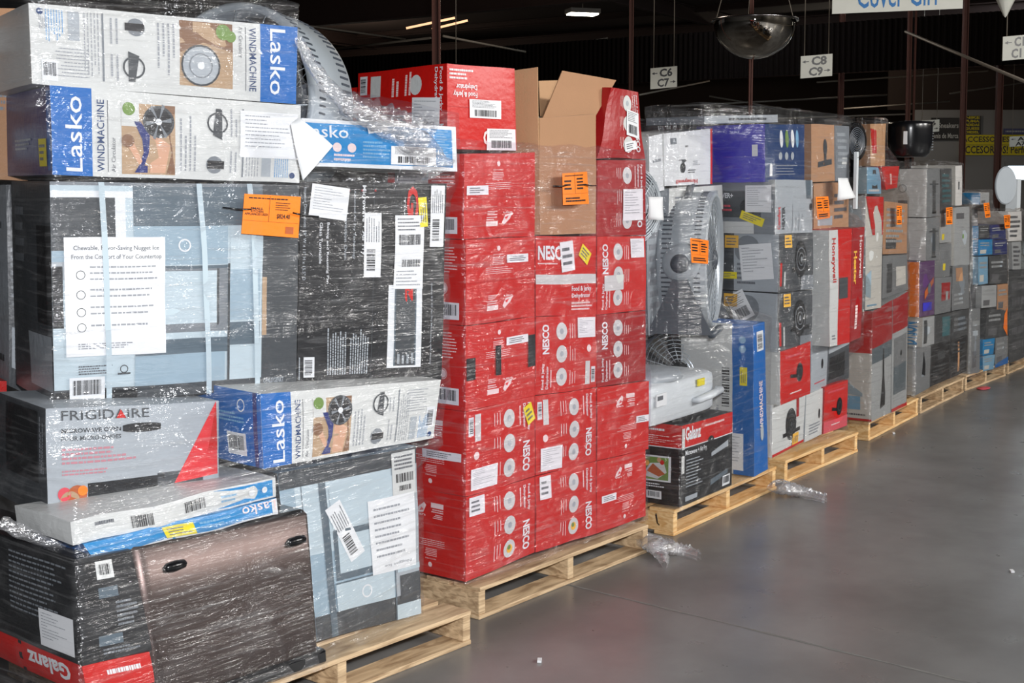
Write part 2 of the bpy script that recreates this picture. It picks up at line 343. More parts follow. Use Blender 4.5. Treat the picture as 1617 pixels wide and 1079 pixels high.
# ------------------------------------------------------------------ pallets
DECK = .13
PLTS = {}
def pallet_parts(woodm):
    r = {}
    def bm(d, name):
        mb = MB(); mb.box((0, 0, 0), d, woodm); me = mb.build(name); return me
    return bm
def pallet(key, cornerL, cornerR, label, wm, L=None, D=1.02, gaps=None, seed=0, greens=False):
    a = floor_at(*cornerL) if not isinstance(cornerL, float) else None
    b = floor_at(*cornerR)
    if a is None: e = vdir(cornerL); a = b - e * (L or 1.22)
    e = (b - a).normalized(); L = (b - a).length; pl = Plane(a, e, L); PLTS[key] = pl
    root = empty('pallet', (a.x, a.y, 0), pl.yaw); tag(root, label, 'pallet', 'wooden shipping pallets in the row')
    rnd = random.Random(seed)
    def board(nm, c, d, m=None):
        mb = MB(); n = 6; vs = []; 
        mb.box((0, 0, 0), d, m or wm); o = mb.build(nm, root, c)
        bv = o.modifiers.new('b', 'BEVEL'); bv.width = .0025; bv.segments = 1
        o.rotation_euler.z = rnd.uniform(-.004, .004); return o
    for i, u in enumerate((.022, L / 2, L - .022)):
        board('stringer', (u, D / 2, .018 + .047), (.04, D - .01, .094), wm)
    for i in range(7):
        wd = .14 if i in (0, 6) else rnd.choice((.09, .1, .12)); y = .07 + i * (D - .14) / 6
        board('deck_board', (L / 2, y, .112 + .009), (L + rnd.uniform(-.01, .006), wd, .0175), rnd.choice((wm, wm, 'woodgrey')) if i else wm)
    for i in range(3):
        board('bottom_board', (L / 2, (.055, D / 2, D - .055)[i], .009), (L, .11, .0175), 'woodgrey' if i else wm)
    return pl
p1 = pallet('1', 2583.0, (745, 1018), 'weathered wooden pallet under the nearest grey and black appliance cartons', 'woodold', L=1.28, seed=1)
p2 = pallet('2', (757, 980), (1025, 872), 'wooden pallet under the stack of red cartons', 'woodold', seed=2)
p3 = pallet('3', 2259.0, (1226, 773), 'wooden pallet under the fans and the small black and red carton', 'woodnew', seed=3)
p4 = pallet('4', (1240, 764), (1355, 714), 'bright orange-toned wooden pallet under red fan cartons', 'woodnew', seed=4)
p5 = pallet('5', (1372, 697), (1450, 656), 'wooden pallet under the upright vacuum cartons', 'woodnew', seed=5)
p6 = pallet('6', (1454, 654), (1522, 620), 'wooden pallet under the dark cartons with orange and purple boxes above', 'woodold', seed=6)
p7 = pallet('7', (1525, 618), (1588, 594), 'wooden pallet under the blue and grey cartons', 'woodold', seed=7)
p8 = pallet('8', (1592, 592), (1650, 566), 'farthest wooden pallet, at the right edge of the row', 'woodold', seed=8)
# ================================================================== LOAD 1
anc = floor_at(665, 970, DECK)
L1 = plane_vp(anc, 2850); U1 = plane_vp(at_depth(690, 650, 4.72).to_2d(), 4000)
FR1 = Plane(p1.xy(.0, .004), p1.e)
def lasko(f, photo=1):
    f.rect(0, 0, .15, 1, 'blue'); f.text('Lasko', .05, .05, .112, .90, 'white', 90, bold=False)
    f.text('WINDMACHINE', .168, .06, .196, .88, 'inkblue', 90, False); f.text('Air Circulator', .222, .06, .238, .46, 'midink', 90, bold=False); f.rect(.208, .06, .211, .88, 'midink')
    f.rect(.262, .04, .47, .87, 'woodprint')
    if photo == 1:
        f.poly([(.42, .87), (.47, .87), (.47, .05), (.435, .05), (.455, .3), (.44, .6)], 'woodprintdark'); f.rect(.262, .6, .33, .87, 'offwhite', 2); f.disc(.29, .8, .02, 'greenprint', 3)
        f.disc(.405, .67, .044, 'ink', 3); f.ring(.405, .67, .05, .008, 'dgrey', 3); f.disc(.405, .67, .01, 'white', 4)
        for k in range(6):
            a = k * 1.047; f.poly([(.405, .67), (.405 + .05 * math.cos(a), .67 + .22 * math.sin(a)), (.405 + .05 * math.cos(a + .25), .67 + .22 * math.sin(a + .25))], 'grey', 4)
        f.poly([(.31, .66), (.335, .66), (.37, .5), (.365, .3), (.345, .12), (.325, .12), (.345, .3), (.34, .45)], 'navy', 3); f.poly([(.275, .42), (.3, .46), (.34, .2), (.33, .14)], 'skinprint', 3); f.disc(.285, .43, .02, 'woodprintdark', 4)
        f.poly([(.31, .06), (.36, .06), (.36, .14), (.33, .16)], 'navy', 4); f.poly([(.37, .06), (.43, .06), (.45, .4), (.38, .55)], 'skinprint', 2)
    else:
        f.poly([(.262, .04), (.47, .04), (.47, .45), (.38, .3), (.262, .4)], 'woodprintdark', 2); f.disc(.39, .6, .062, 'lgrey', 3); f.ring(.39, .6, .066, .006, 'dgrey', 4); f.ring(.39, .6, .04, .004, 'grey', 4); f.disc(.39, .6, .012, 'white', 4)
        f.disc(.3, .15, .025, 'greenprint', 3); f.disc(.27, .2, .018, 'greenprint', 3); f.rect(.35, .05, .42, .18, 'woodprint', 3)
    f.lines(.485, .1, .56, .8, 4, 'fadedink', 90, 2, .35)
    f.poly([(.62, .55), (.66, .5), (.66, .88), (.635, .88)], 'dgrey', 3); f.ring(.64, .7, .035, .006, 'dgrey', 3)
    f.poly([(.60, .14), (.67, .14), (.67, .24), (.60, .24)], 'ink', 3); f.disc(.63, .19, .028, 'grey', 2); f.lines(.69, .1, .73, .45, 2, 'fadedink', 90, 2, .35); f.lines(.69, .55, .73, .9, 2, 'fadedink', 90, 2, .35)
    f.rect(.745, .05, .752, .9, 'grey', 2); f.lines(.76, .06, .82, .88, 5, 'fadedink', 90, 2, .3, .2); f.rect(.83, .06, .87, .42, 'lgrey', 2); f.lines(.80, .5, .93, .88, 9, 'fadedink', 0, 2, .3); f.lines(.885, .06, .95, .46, 7, 'bluelight', 90, 2, .3)
    f.disc(.965, .09, .01, 'inkblue', 3)
c = Carton('fan_carton', U1, [(45, 4), (469, 43), (468, 165), (50, 132)], .62, 1, ('offwhite', 'offwhite'))
f = c.F('F', True); lasko(f, 2); c.F().barcode(.035, .06, .09, .32); c.F().lines(.03, .7, .06, .95, 5, 'fadedink', 90)
c.done('white and blue fan carton lying on its side, topmost on the nearest load')
c = Carton('fan_carton', U1.off(-.02), [(78, 135), (475, 167), (473, 289), (82, 276)], .62, 1, ('offwhite', 'navy'))
lasko(c.F(), 1); f = c.F('L'); f.lines(.3, .3, .7, .45, 3, 'lgrey'); f.rect(.93, .05, .99, .95, 'blue')
c.sticker('price_sticker', 'L', .8, .1, .93, .42, 'yellow', 'mark')
c.sticker('packing_slip', 'F', .735, .3, .985, .88, 'paper', 'sheet')
c.done('white fan carton with blue end, second from the top on the nearest load')
# blue flat carton on the right
c = Carton('fan_carton', U1.off(-.03), [(477, 187), (719, 200), (722, 271), (477, 262)], .5, 1, ('bluelight', 'white'))
f = c.F(); f.rect(0, 0, 1, .08, 'white'); f.rect(0, .92, 1, 1, 'white'); f.rect(.97, 0, 1, 1, 'white'); f.text('Lasko', .01, .62, .28, .88, 'white', 0, bold=False)
f.disc(.21, .42, .016, 'paleprint'); f.disc(.3, .42, .016, 'paleprint'); f.lines(.19, .12, .33, .3, 2, 'paleprint'); f.lines(.37, .2, .55, .6, 5, 'skyprint'); f.lines(.86, .1, .95, .9, 14, 'skyprint')
c.sticker('shipping_label', 'F', .55, .1, .85, .5, 'paper', 'label'); c.sticker('name_label', 'F', .4, .78, .53, .98, 'paper', 'mark', skew=.15)
c.done('flat sky-blue fan carton lying beside the two white fan cartons')
# nugget ice maker carton
c = Carton('ice_maker_carton', U1, [(78, 286), (472, 292), (468, 611), (86, 639)], .5, 1, ('grey', 'dgrey'), bulge=.008)
f = c.F()
f.rect(0, .06, .84, .985, 'silverprint'); f.rect(0, .0, 1, .06, 'dgrey'); f.rect(.84, 0, 1, 1, 'dgrey', 1)
f.rect(0, .34, .04, .62, 'black', 2); f.rect(.0, .56, .31, .64, 'lgrey', 2); f.rect(0, .66, .27, .95, 'dgrey', 2); f.rect(.24, .68, .28, .93, 'white', 3); f.rect(0, .93, .31, .96, 'white', 3); f.rect(.0, .64, .29, .69, 'bluegrey', 3)
f.rect(.31, .8, .84, .985, 'slate', 2); f.rect(.31, .62, .69, .80, 'bluegrey', 3); f.rect(.31, .6, .69, .615, 'slate', 3); f.ring(.51, .71, .021, .005, 'white', 4); f.rect(.70, .62, .84, .80, 'silverprint', 3)
f.rect(.31, .30, .69, .60, 'grey', 3); f.rect(.36, .34, .645, .59, 'silverprint', 4); f.rect(.645, .33, .655, .6, 'dgrey', 4); f.rect(.31, .20, .69, .27, 'slate', 4); f.rect(.31, .05, .68, .20, 'bluegrey', 4); f.rect(.31, .045, .69, .06, 'dgrey', 5)
f.rect(.70, .35, .83, .59, 'bluegrey', 4); f.rect(.70, .23, .83, .34, 'slate', 4); f.rect(.70, .06, .83, .22, 'silverprint', 4); f.rect(.69, .05, .70, .62, 'dgrey', 5); f.rect(.84, .27, .86, .55, 'woodprint', 3)
f.rect(.0, .0, .32, .05, 'black', 6)
f.rect(.045, .21, .43, .75, 'paper', 7)
f.text('Chewable, Flavor-Saving Nugget Ice', .08, .685, .405, .712, 'midink', 0, False, 8); f.text('From the Comfort of Your Countertop', .072, .645, .415, .672, 'midink', 0, False, 8)
for i, (y, nn) in enumerate(((.58, 3), (.49, 2), (.41, 2), (.34, 1))):
    f.ring(.105, y, .014, .002, 'dgrey', 8); f.lines(.14, y - .012 * nn, .40, y + .012 * nn + .01, nn, 'fadedink', 0, 8, .26, .2)
f.lines(.09, .24, .37, .27, 3, 'fadedink', 0, 8); f.lines(.09, .125, .22, .17, 4, 'midink', 0, 8); f.ring(.265, .145, .013, .003, 'dgrey', 8); f.rect(.24, .12, .29, .128, 'dgrey', 8)
f.barcode(.055, .01, .19, .115, 0, 8, 24); f.text('OPAL01GENKT', .85, .03, .94, .055, 'lgrey', 0, True, 3)
f = c.F('L'); f.rect(.45, .05, .98, .3, 'lgrey'); f.rect(.7, .35, 1, .8, 'black'); f.lines(.1, .6, .4, .9, 4, 'grey')
for u in (.165, .55, .76):
    mb = MB(); g = c.F('F', mb=mb, base=.010); 
    pts = []; n = 14
    for i in range(n + 1):
        t = i / n; dx = .012 * math.sin(t * 2.2) + .05 * (1 - t) * (.6 if u < .3 else 1); pts += [(u + dx * 1, t), (u + dx + .022, t)]
    g.put(pts, [(2 * i, 2 * i + 1, 2 * i + 3, 2 * i + 2) for i in range(n)], 'silverprint', 0); c.kids.append(('packing_strap', mb, 'pale translucent plastic strap'))
c.done('large grey ice maker carton with white text panel, left of the black carton')
# black microwave / air fryer carton
c = Carton('microwave_carton', U1.off(.012), [(475, 287), (705, 290), (697, 600), (469, 609)], .45, 1, ('black', 'black'))
f = c.F(); 
f.text('Galanz', .715, .40, .80, .985, 'red', 270); f.text('Thoughtfully', .69, .60, .705, .93, 'white', 270, False)
f.text('Microwave + Air Fry', .40, .64, .435, .985, 'white', 270); f.text('Advanced Air Fry Technology', .345, .62, .365, .96, 'lgrey', 270, False); f.text('True Convection Oven', .29, .62, .31, .94, 'lgrey', 270, False)
f.text('Baking and Roasting Pan', .17, .5, .19, .80, 'white', 270, False); f.text('Glass Turntable', .125, .6, .145, .80, 'white', 270, False)
f.text("Interior Dimensions: 19\" W x 11\" H x 15.5\" D", .02, .52, .04, .97, 'lgrey', 270, False)
for i in range(10): f.text('^', .22 + .03 * i, .955, .235 + .03 * i, .965, 'red', 0) if i % 3 == 0 else None
for x0, x1 in ((.19, .32), (.34, .47)): f.lines(x0, .05, x1, .28, 8, 'lgrey', 90, 2, .5, .25)
f.rect(.60, .07, .84, .49, 'white'); f.rect(.645, .08, .80, .5, 'slate', 2); f.rect(.655, .08, .79, .48, 'dgrey', 3); f.lines(.66, .09, .79, .15, 4, 'lgrey', 90, 4)
f.rect(.488, 0, .492, 1, 'dgrey'); f.text('Galanz 0.9 CF Air Fry Microwave with Sensor', .90, .08, .915, .5, 'lgrey', 270, False); f.barcode(.04, .04, .11, .14, 1); f.lines(.005, .03, .02, .15, 1, 'lgrey', 90)
c.sticker('shipping_label', 'F', .42, .53, .535, .85, 'paper', 'label', 90); c.sticker('shipping_label', 'F', .63, .47, .84, .84, 'paper', 'bars2'); c.sticker('shipping_label', 'F', .885, .68, .985, .99, 'paper', 'label', 90)
c.sticker('price_sticker', 'F', .8, .78, .86, .93, 'yellow', 'mark', 90, .08); c.sticker('shipping_label', 'F', .06, .82, .31, .98, 'paper', 'sheet', 0, -.12)
c.done('large black carton with red lettering and three white labels, beside the grey ice maker carton')
# Frigidaire
FG = L1.off(.20)
FGp = plane_vp(at_depth(345, 700, 4.13).to_2d(), 3350)
c = Carton('microwave_carton', FGp, [(72, 646), (345, 634), (345, 785), (76, 822)], .42, 1, ('lgrey', 'dgrey'))
f = c.F(); f.text('FRIGIDAIRE', .08, .885, .575, .975, 'dgrey', 0, False); f.poly([(.385, .89), (.44, .89), (.412, .97)], 'red', 4)
f.text('MICROWAVE OVEN', .08, .77, .41, .81, 'black'); f.text('FOUR MICRO-ONDES', .08, .70, .41, .74, 'dgrey'); f.lines(.08, .48, .5, .64, 4, 'pinkpale'); f.lines(.08, .38, .4, .44, 2, 'pinkpale')
f.rect(.22, .1, .66, .3, 'black'); f.rect(.62, .12, .9, .32, 'dgrey'); f.poly([(.98, 1), (.99, .25), (.72, .2)], 'redprint', 3); f.poly([(.98, .98), (.99, .5), (.93, .5)], 'red', 4); f.disc(.16, .2, .03, 'rust', 3); f.disc(.12, .15, .03, 'woodprint', 3); f.disc(.09, .22, .02, 'pink', 3); f.disc(.19, .24, .015, 'orange', 4)
mb = MB(); g = c.F('F', mb=mb, base=.003); g.put([(.42 + .11 + .11 * max(-1, min(1, 1.3 * math.cos(q * .314))), .79 + .045 * math.sin(q * .314)) for q in range(20)], [tuple(range(20))], 'black', 0); c.kids.append(('hand_hole', mb, 'black oval hand hole'))
f = c.F('L'); f.rect(.2, .3, .85, .95, 'black'); f.lines(.88, .4, .96, .95, 3, 'fadedink', 90)
c.done('pale grey microwave carton with dark lettering and red wedge, below the ice maker carton')
# lower Lasko
c = Carton('fan_carton', L1.off(-.13), [(410, 622), (697, 599), (684, 692), (416, 741)], .40, 1, ('offwhite', 'blue'))
lasko(c.F(), 1); f = c.F('L'); f.ring(.75, .8, .02, .004, 'white'); f.lines(.4, .55, .8, .7, 3, 'skyprint'); f.rect(.9, 0, .95, 1, 'navy'); c.F().barcode(.93, .2, .985, .55, 1); f.barcode(.55, .12, .8, .42)
c.done('white and blue fan carton squeezed between the black carton and the lower ice maker carton')
# flat white and blue cartons
F2 = FR1.off(.03)
c = Carton('flat_carton', F2, [(112, 826), (434, 753), (437, 786), (118, 862)], .3, 1, ('offwhite', 'offwhite'), bulge=.004, crumple=.012)
f = c.F(); f.rect(.67, .08, .98, .92, 'bluelight'); f.disc(.86, .5, .011, 'white', 3); f.disc(.93, .5, .011, 'white', 3); f.lines(.7, .3, .82, .7, 2, 'skyprint'); f.bars(.25, .2, .36, .75, 14); f.bars(.52, .3, .62, .8, 14); f.lines(.1, .5, .2, .8, 1, 'midink'); f.rect(.37, 0, .373, 1, 'lgrey')
c.done('flat white carton with a blue end and barcodes, crushed on the flat blue carton')
c = Carton('flat_carton', F2.off(-.004), [(130, 862), (437, 788), (438, 812), (150, 886)], .3, 1, ('bluelight', 'blue'), bulge=.004, crumple=.012)
f = c.F(); f.text('Lasko', .80, .3, .99, .95, 'paleprint', 180, False); f.rect(0, 0, 1, .1, 'white'); f.lines(.55, .3, .75, .8, 2, 'skyprint'); f.rect(.97, 0, 1, 1, 'white')
c.sticker('price_sticker', 'F', .37, .12, .52, .82, 'yellow', 'mark')
c.done('flat blue carton with yellow sticker, lying on the steel fronted appliance')
# grey ice maker carton below
c = Carton('ice_maker_carton', L1, [(437, 748), (656, 705), (664, 968), (470, 1022)], .5, 1, ('bluegrey', 'dgrey'))
f = c.F(); f.rect(0, .90, 1, 1, 'dgrey', 2); f.rect(.1, .5, 1, .9, 'silverprint'); f.rect(0, 0, 1, .14, 'dgrey', 2); f.rect(.14, .0, .145, .9, 'slate', 3); f.rect(.26, .0, .31, .9, 'slate', 3)
f.rect(.33, .62, .8, .86, 'silverprint', 4); f.rect(.33, .60, .8, .615, 'slate', 5); f.rect(.33, .32, .8, .60, 'slate', 3); f.rect(.36, .36, .76, .58, 'silverprint', 4); f.rect(.32, .14, .78, .31, 'silverprint', 5); f.rect(.32, .30, .8, .31, 'slate', 6); f.ring(.55, .22, .024, .006, 'white', 6)
f.rect(.8, .14, 1, .9, 'lgrey', 3); f.rect(.83, .12, 1, .26, 'dgrey', 5); f.rect(.79, .0, 1, .09, 'silverprint', 5); f.rect(.785, 0, .795, .6, 'slate', 6); f.rect(.81, .28, 1, .31, 'silverprint', 6)
f.rect(.60, .30, .97, .74, 'paper', 7); f.text('Nugget Ice', .70, .33, .93, .35, 'fadedink', 180, False, 8); f.lines(.64, .38, .93, .70, 8, 'fadedink', 0, 8, .3)
f.rect(.8, .73, .985, .985, 'offwhite', 6); f.lines(.82, .88, .97, .97, 4, 'midink', 0, 7, .5, .1); f.bars(.83, .81, .97, .86, 14, lay=7); f.bars(.85, .76, .95, .79, 10, lay=7)
c.sticker('shipping_label', 'F', .36, .42, .48, .78, 'paper', 'label', 90, .42)
c.done('grey ice maker carton upside down, standing on the wooden pallet edge')
# stainless appliance
def appliance():
    pl = FR1; q = [(207, 868), (491, 808), (508, 1034), (248, 1106)]
    uz = [pl.uz(*p) for p in q]; u0 = min(a for a, b in uz); z0 = DECK + .001
    TL, TR, BR, BL = [Vector((a - u0, max(b, z0) - z0)) for a, b in uz]; D = .42
    BL.y = 0; BR.y = 0
    loc = pl.xy(u0); root = empty('steel_appliance', (loc.x, loc.y, z0), pl.yaw)
    tag(root, 'large appliance with brown-tinted steel front and rounded edge, at the bottom of the nearest load', 'appliance')
    def pos(a, b, y): p = (BL * (1 - a) + BR * a) * (1 - b) + (TL * (1 - a) + TR * a) * b; return Vector((p.x, y, p.y))
    mb = MB(); n = 24; prof = []
    for i in range(7): q = i * math.pi / 12; prof.append((.0 + .07 * (1 - math.cos(q)) / 1, .05 - .05 * math.sin(q)))
    for i in range(7): q = i * math.pi / 12; prof.append((1 - .04 + .04 * math.sin(q), .05 - .05 * math.cos(q)))
    rows = [(.1, .0), (.11, -.002), (.5, -.004), (.985, -.002), (1, .012)]
    vs = [pos(a, b, y + dy) for b, dy in rows for a, y in prof]; k = len(prof)
    mb.add(vs, [(j * k + i, j * k + i + 1, (j + 1) * k + i + 1, (j + 1) * k + i) for j in range(len(rows) - 1) for i in range(k - 1)], 'steel', True); mb.build('front_panel', root)
    mb = MB(); vs = [pos(a, b, y) for y in (.05, D) for a, b in ((0, .1), (1, .1), (1, 1), (0, 1))]
    mb.add(vs, [(0, 1, 2, 3), (4, 7, 6, 5), (0, 3, 7, 4), (1, 5, 6, 2), (3, 2, 6, 7), (0, 4, 5, 1)], 'blackplastic'); mb.build('cabinet', root)
    mb = MB(); vs = [pos(a, b, y) for y in (-.012, D) for a, b in ((-.01, 0), (1.03, 0), (1.03, .1), (-.01, .1))]
    mb.add(vs, [(0, 1, 2, 3), (4, 7, 6, 5), (0, 3, 7, 4), (1, 5, 6, 2), (3, 2, 6, 7), (0, 4, 5, 1)], 'blackplastic'); o = mb.build('base_strip', root)
    o.modifiers.new('b', 'BEVEL').width = .01
    for (a, b) in ((.2, .86), (.89, .84)):
        p = pos(a, b, -.004); mb = MB(); mb.tube([p + Vector((x, -.004 * (1 - abs(x) / .05), 0)) for x in (-.04, -.03, 0, .03, .04)], [.004, .013, .016, .013, .004], 'blackplastic', 12); mb.build('handle_cup', root)
    mb = MB(); p0 = pos(.06, .12, .012); p1_ = pos(.06, .97, .012); mb.tube([p0, p1_], .004, 'steeledge', 8); mb.build('edge_highlight', root)  # bright tube stands in for the highlight along the rounded steel edge
    LOAD[1].append((z0, z0 + TL.y, [pl.xy(u0 + a, b) for a in (0, TR.x) for b in (0, D)]))
appliance()
c = Carton('microwave_carton', FR1.off(.0), [(121, 884), (207, 868), (240, 1027), (130, 1052)], .9, 1, ('black', 'black'))
f = c.F(); f.rect(.3, .78, .6, .95, 'offwhite'); f.bars(.35, .82, .55, .92, 9); f.rect(.3, .6, .62, .7, 'slate'); f.rect(.25, .14, .6, .24, 'slate'); f.lines(.55, .3, .95, .56, 6, 'grey'); f.lines(.3, .05, .9, .12, 2, 'grey')
f = c.F('L'); f.lines(.6, .3, .95, .9, 12, 'grey', 0, 2, .35); f.poly([(.1, .8), (.5, .82), (.5, .7), (.1, .68)], 'dgrey', 2); f.poly([(.15, .3), (.5, .34), (.5, .22), (.15, .18)], 'dgrey', 2); f.lines(.2, .1, .5, .17, 1, 'white'); c.sticker('shipping_label', 'L', .78, .06, .97, .42, 'paper', 'sheet')
c.done('black microwave carton with printed side text, on top of the thin red carton')
c = Carton('microwave_carton', FR1.off(.01), [(129, 1053), (240, 1028), (252, 1075), (140, 1102)], .9, 1, ('red', 'red'))
f = c.F('L'); f.text('Galanz', .68, .3, .93, .85, 'white', 180); f.rect(.62, 0, .64, 1, 'black'); f = c.F(); f.lines(.3, .5, .9, .8, 1, 'white')
c.done('bright red carton lying flat on the pallet under the black microwave carton')
# cartons behind on the left side
for q, dd, ms, lb in (([(10, 292), (55, 290), (58, 630), (15, 610)], .5, ('dgrey', 'lgrey'), 'grey striped carton at the left edge, behind the ice maker carton'),
                      ([(-90, 10), (40, 14), (44, 286), (-90, 280)], .3, ('brown', 'brown'), 'dull brown carton at the upper left edge, behind the two white fan cartons'),
                      ([(-60, 600), (10, 602), (12, 690), (-60, 690)], .3, ('red', 'dred'), 'small red carton at the far left edge, beside the pale microwave carton')):
    c = Carton('carton', U1.off(.56), q, dd, 1, ms); f = c.F('L'); f.lines(.1, .1, .9, .9, 12, 'dgrey'); f = c.F(); f.rect(.1, .1, .6, .3, 'lgrey'); f.rect(.2, .75, .6, .9, 'offwhite'); f.lines(.1, .4, .9, .7, 8, 'grey'); c.done(lb)
# loose paper
def sheet(name, pts3, label, m='paper'):
    mb = MB(); n = 6; a, b, c_, d = [Vector(p) for p in pts3]; vs = []
    nrm = (b - a).cross(d - a).normalized()
    for j in range(n + 1):
        for i in range(n + 1):
            u, v = i / n, j / n; p = (a * (1 - u) + b * u) * (1 - v) + (d * (1 - u) + c_ * u) * v
            vs.append(p + nrm * (.012 * math.sin(u * 3 + v * 2)))
    mb.add(vs, [(j * 7 + i, j * 7 + i + 1, (j + 1) * 7 + i + 1, (j + 1) * 7 + i) for j in range(n) for i in range(n)], m, True)
    o = mb.build(name); tag(o, label, 'paper'); so = o.modifiers.new('s', 'SOLIDIFY'); so.thickness = .0006; return o
sheet('paper_sheet', [at_depth(459, 195, 4.28), at_depth(472, 185, 4.3), at_depth(524, 232, 4.33), at_depth(480, 284, 4.25)], 'folded white paper sheet hanging off the end of the upper fan cartons')
# drum fan builder -----------------------------------------------------
def drum_fan(name, c, axis, R, D, label, load, base=True, knob=True, mats=('greyplastic', 'dgreyplastic')):
    ax = Vector(axis).normalized(); z = Vector((0, 0, 1)); x = z.cross(ax).normalized(); y = ax.cross(x)
    A = Matrix((x, y, ax)).transposed(); root = empty(name, (c[0], c[1], c[2] - R)); tag(root, label, 'fan'); o3 = Vector((0, 0, R))
    mb = MB(); mb.lathe([(R * .97, -D / 2), (R, -D / 2 + .01), (R, D / 2 - .01), (R * .97, D / 2), (R * .93, D / 2), (R * .93, -D / 2), (R * .97, -D / 2)], mats[0], 64, A, o3)
    for k in range(90):
        q = 2 * math.pi * k / 90; d = A @ Vector((math.cos(q), math.sin(q), 0)); t = A @ Vector((-math.sin(q), math.cos(q), 0))
        rot = Matrix((t, d, ax)).transposed(); mb.box(o3 + d * R - ax * (D / 2 - .05), (.008, .006, .05), mats[1], rot); mb.box(o3 + d * R + ax * (D / 2 - .05), (.007, .006, .035), mats[1], rot)
    mb.box(o3 + Vector((0, 0, 0)), (.01, .01, .01), mats[0]); mb.build('housing', root)
    mb = MB()
    for s in (-1, 1):
        for k in range(1, 11): 
            rr = R * .93 * k / 10; mb.lathe([(rr - .002, s * (D / 2 - .02 + .02 * (1 - k / 10))), (rr + .002, s * (D / 2 - .02 + .02 * (1 - k / 10)) + .003)], 'wire', 40, A, o3)
        for k in range(16):
            q = 2 * math.pi * k / 16; d = A @ Vector((math.cos(q), math.sin(q), 0)); mb.tube([o3 + ax * s * D / 2 + d * .03, o3 + ax * s * (D / 2 - .02) + d * R * .93], .002, 'wire', 5)
        mb.lathe([(0.0001, s * (D / 2 + .006)), (.05, s * (D / 2 + .004)), (.055, s * (D / 2 - .01))], mats[1], 20, A, o3)
    gr = mb.build('grille', root)
    for s in (-1, 1): mb = MB(); mb.lathe([(0.0001, s * (D / 2 + .010)), (.03, s * (D / 2 + .009)), (.034, s * (D / 2 - .005))], mats[1], 20, A, o3); mb.build('hub_cap', gr)
    mb = MB()
    for k in range(5):
        q = 2 * math.pi * k / 5; d = A @ Vector((math.cos(q), math.sin(q), 0)); t = A @ Vector((-math.sin(q), math.cos(q), 0))
        mb.add([o3 + d * .04 - t * .03 - ax * .02, o3 + d * .04 + t * .03 + ax * .02, o3 + d * R * .85 + t * .11 + ax * .03, o3 + d * R * .85 - t * .05 - ax * .03], [(0, 1, 2, 3)], mats[1])
    mb.build('blades', root)
    if knob:
        side = -x if (-x).dot(Vector((-FWD.x, -FWD.y, 0))) > 0 else x
        mb = MB(); rot = side.to_track_quat('Z', 'Y').to_matrix(); mb.lathe([(.001, .045), (.03, .05), (.046, .04), (.05, .012)], mats[1], 28, rot, o3 + side * (R + .02)); mb.lathe([(.05, .014), (.085, .012), (.1, -.02)], mats[0], 28, rot, o3 + side * (R + .02)); mb.build('pivot_knob', root)
        mb = MB(); mb.tube([o3 + y * (R * math.cos(q) + (.0 if abs(k) == 4 else .045 * (1 - abs(k) / 5))) + x * R * math.sin(q) for k, q in [(k, k * .11) for k in range(-4, 5)]], .02, mats[1], 10); mb.build('handle', root)
    if base:
        mb = MB()
        for s in (-1, 1):
            v8 = [o3 + x * s * (R + .012 + d) + ax * e + z * h for d in (0, .02) for e, h in ((-.03, -.06), (.03, -.06), (.08, -R * .5), (.17, -R), (-.17, -R), (-.08, -R * .5))]
            mb.add(v8, [(0, 1, 2, 3, 4, 5), (11, 10, 9, 8, 7, 6)] + [(i, (i + 1) % 6, (i + 1) % 6 + 6, i + 6) for i in range(6)], mats[1])
        mb.tube([o3 - x * R + ax * .16 - z * R, o3 + x * R + ax * .16 - z * R], .02, mats[1], 8); mb.tube([o3 - x * R - ax * .16 - z * R, o3 + x * R - ax * .16 - z * R], .02, mats[1], 8); mb.build('stand', root)
    if load:
        LOAD.setdefault(load, []).append((c[2] - R, c[2] + R * .8, [Vector((c[0], c[1])) + Vector((x.x, x.y)) * s * R + Vector((ax.x, ax.y)) * e * D / 2 for s in (-1, 1) for e in (-1, 1)]))
    return root
cc = at_depth(392, 178, 4.95); drum_fan('drum_fan', cc, (-FWD * .86 - RGT * .42).to_3d() + Vector((0, 0, .12)), .385, .26, 'pale grey round drum fan standing behind the topmost white fan carton', None, False, False)
# ================================================================== LOAD 2: red dehydrator cartons
R2 = p2
def T1(f, photo3=True, food=True):        # three discs
    f.text('NESCO', .09, .52, .20, .90, 'white', 90)
    if food: f.text('Food & Jerky', .08, .06, .13, .40, 'white', 90); f.text('Dehydrator', .15, .06, .20, .36, 'white', 90); f.lines(.215, .08, .25, .40, 1, 'paleprint', 90)
    for k, t in enumerate((.80, .5, .2)):
        f.disc(.40, t, .037, 'offwhite'); f.lines(.52, t - .1, .64, t + .1, 3, 'redprint' if k == 3 else 'paleprint', 90, 2, .25)
        if f.hot and k == 0: f.disc(.40, t, .018, 'amber', 3); f.disc(.41, t - .02, .010, 'greenprint', 4)
        else: f.disc(.40, t, .012, 'lgrey', 3)
def T1sm(f): f.barcode(.90, .08, .97, .3, 1, 2, 10); f.rect(.80, .06, .88, .38, 'offwhite'); f.disc(.86, .55, .016, 'paleprint')
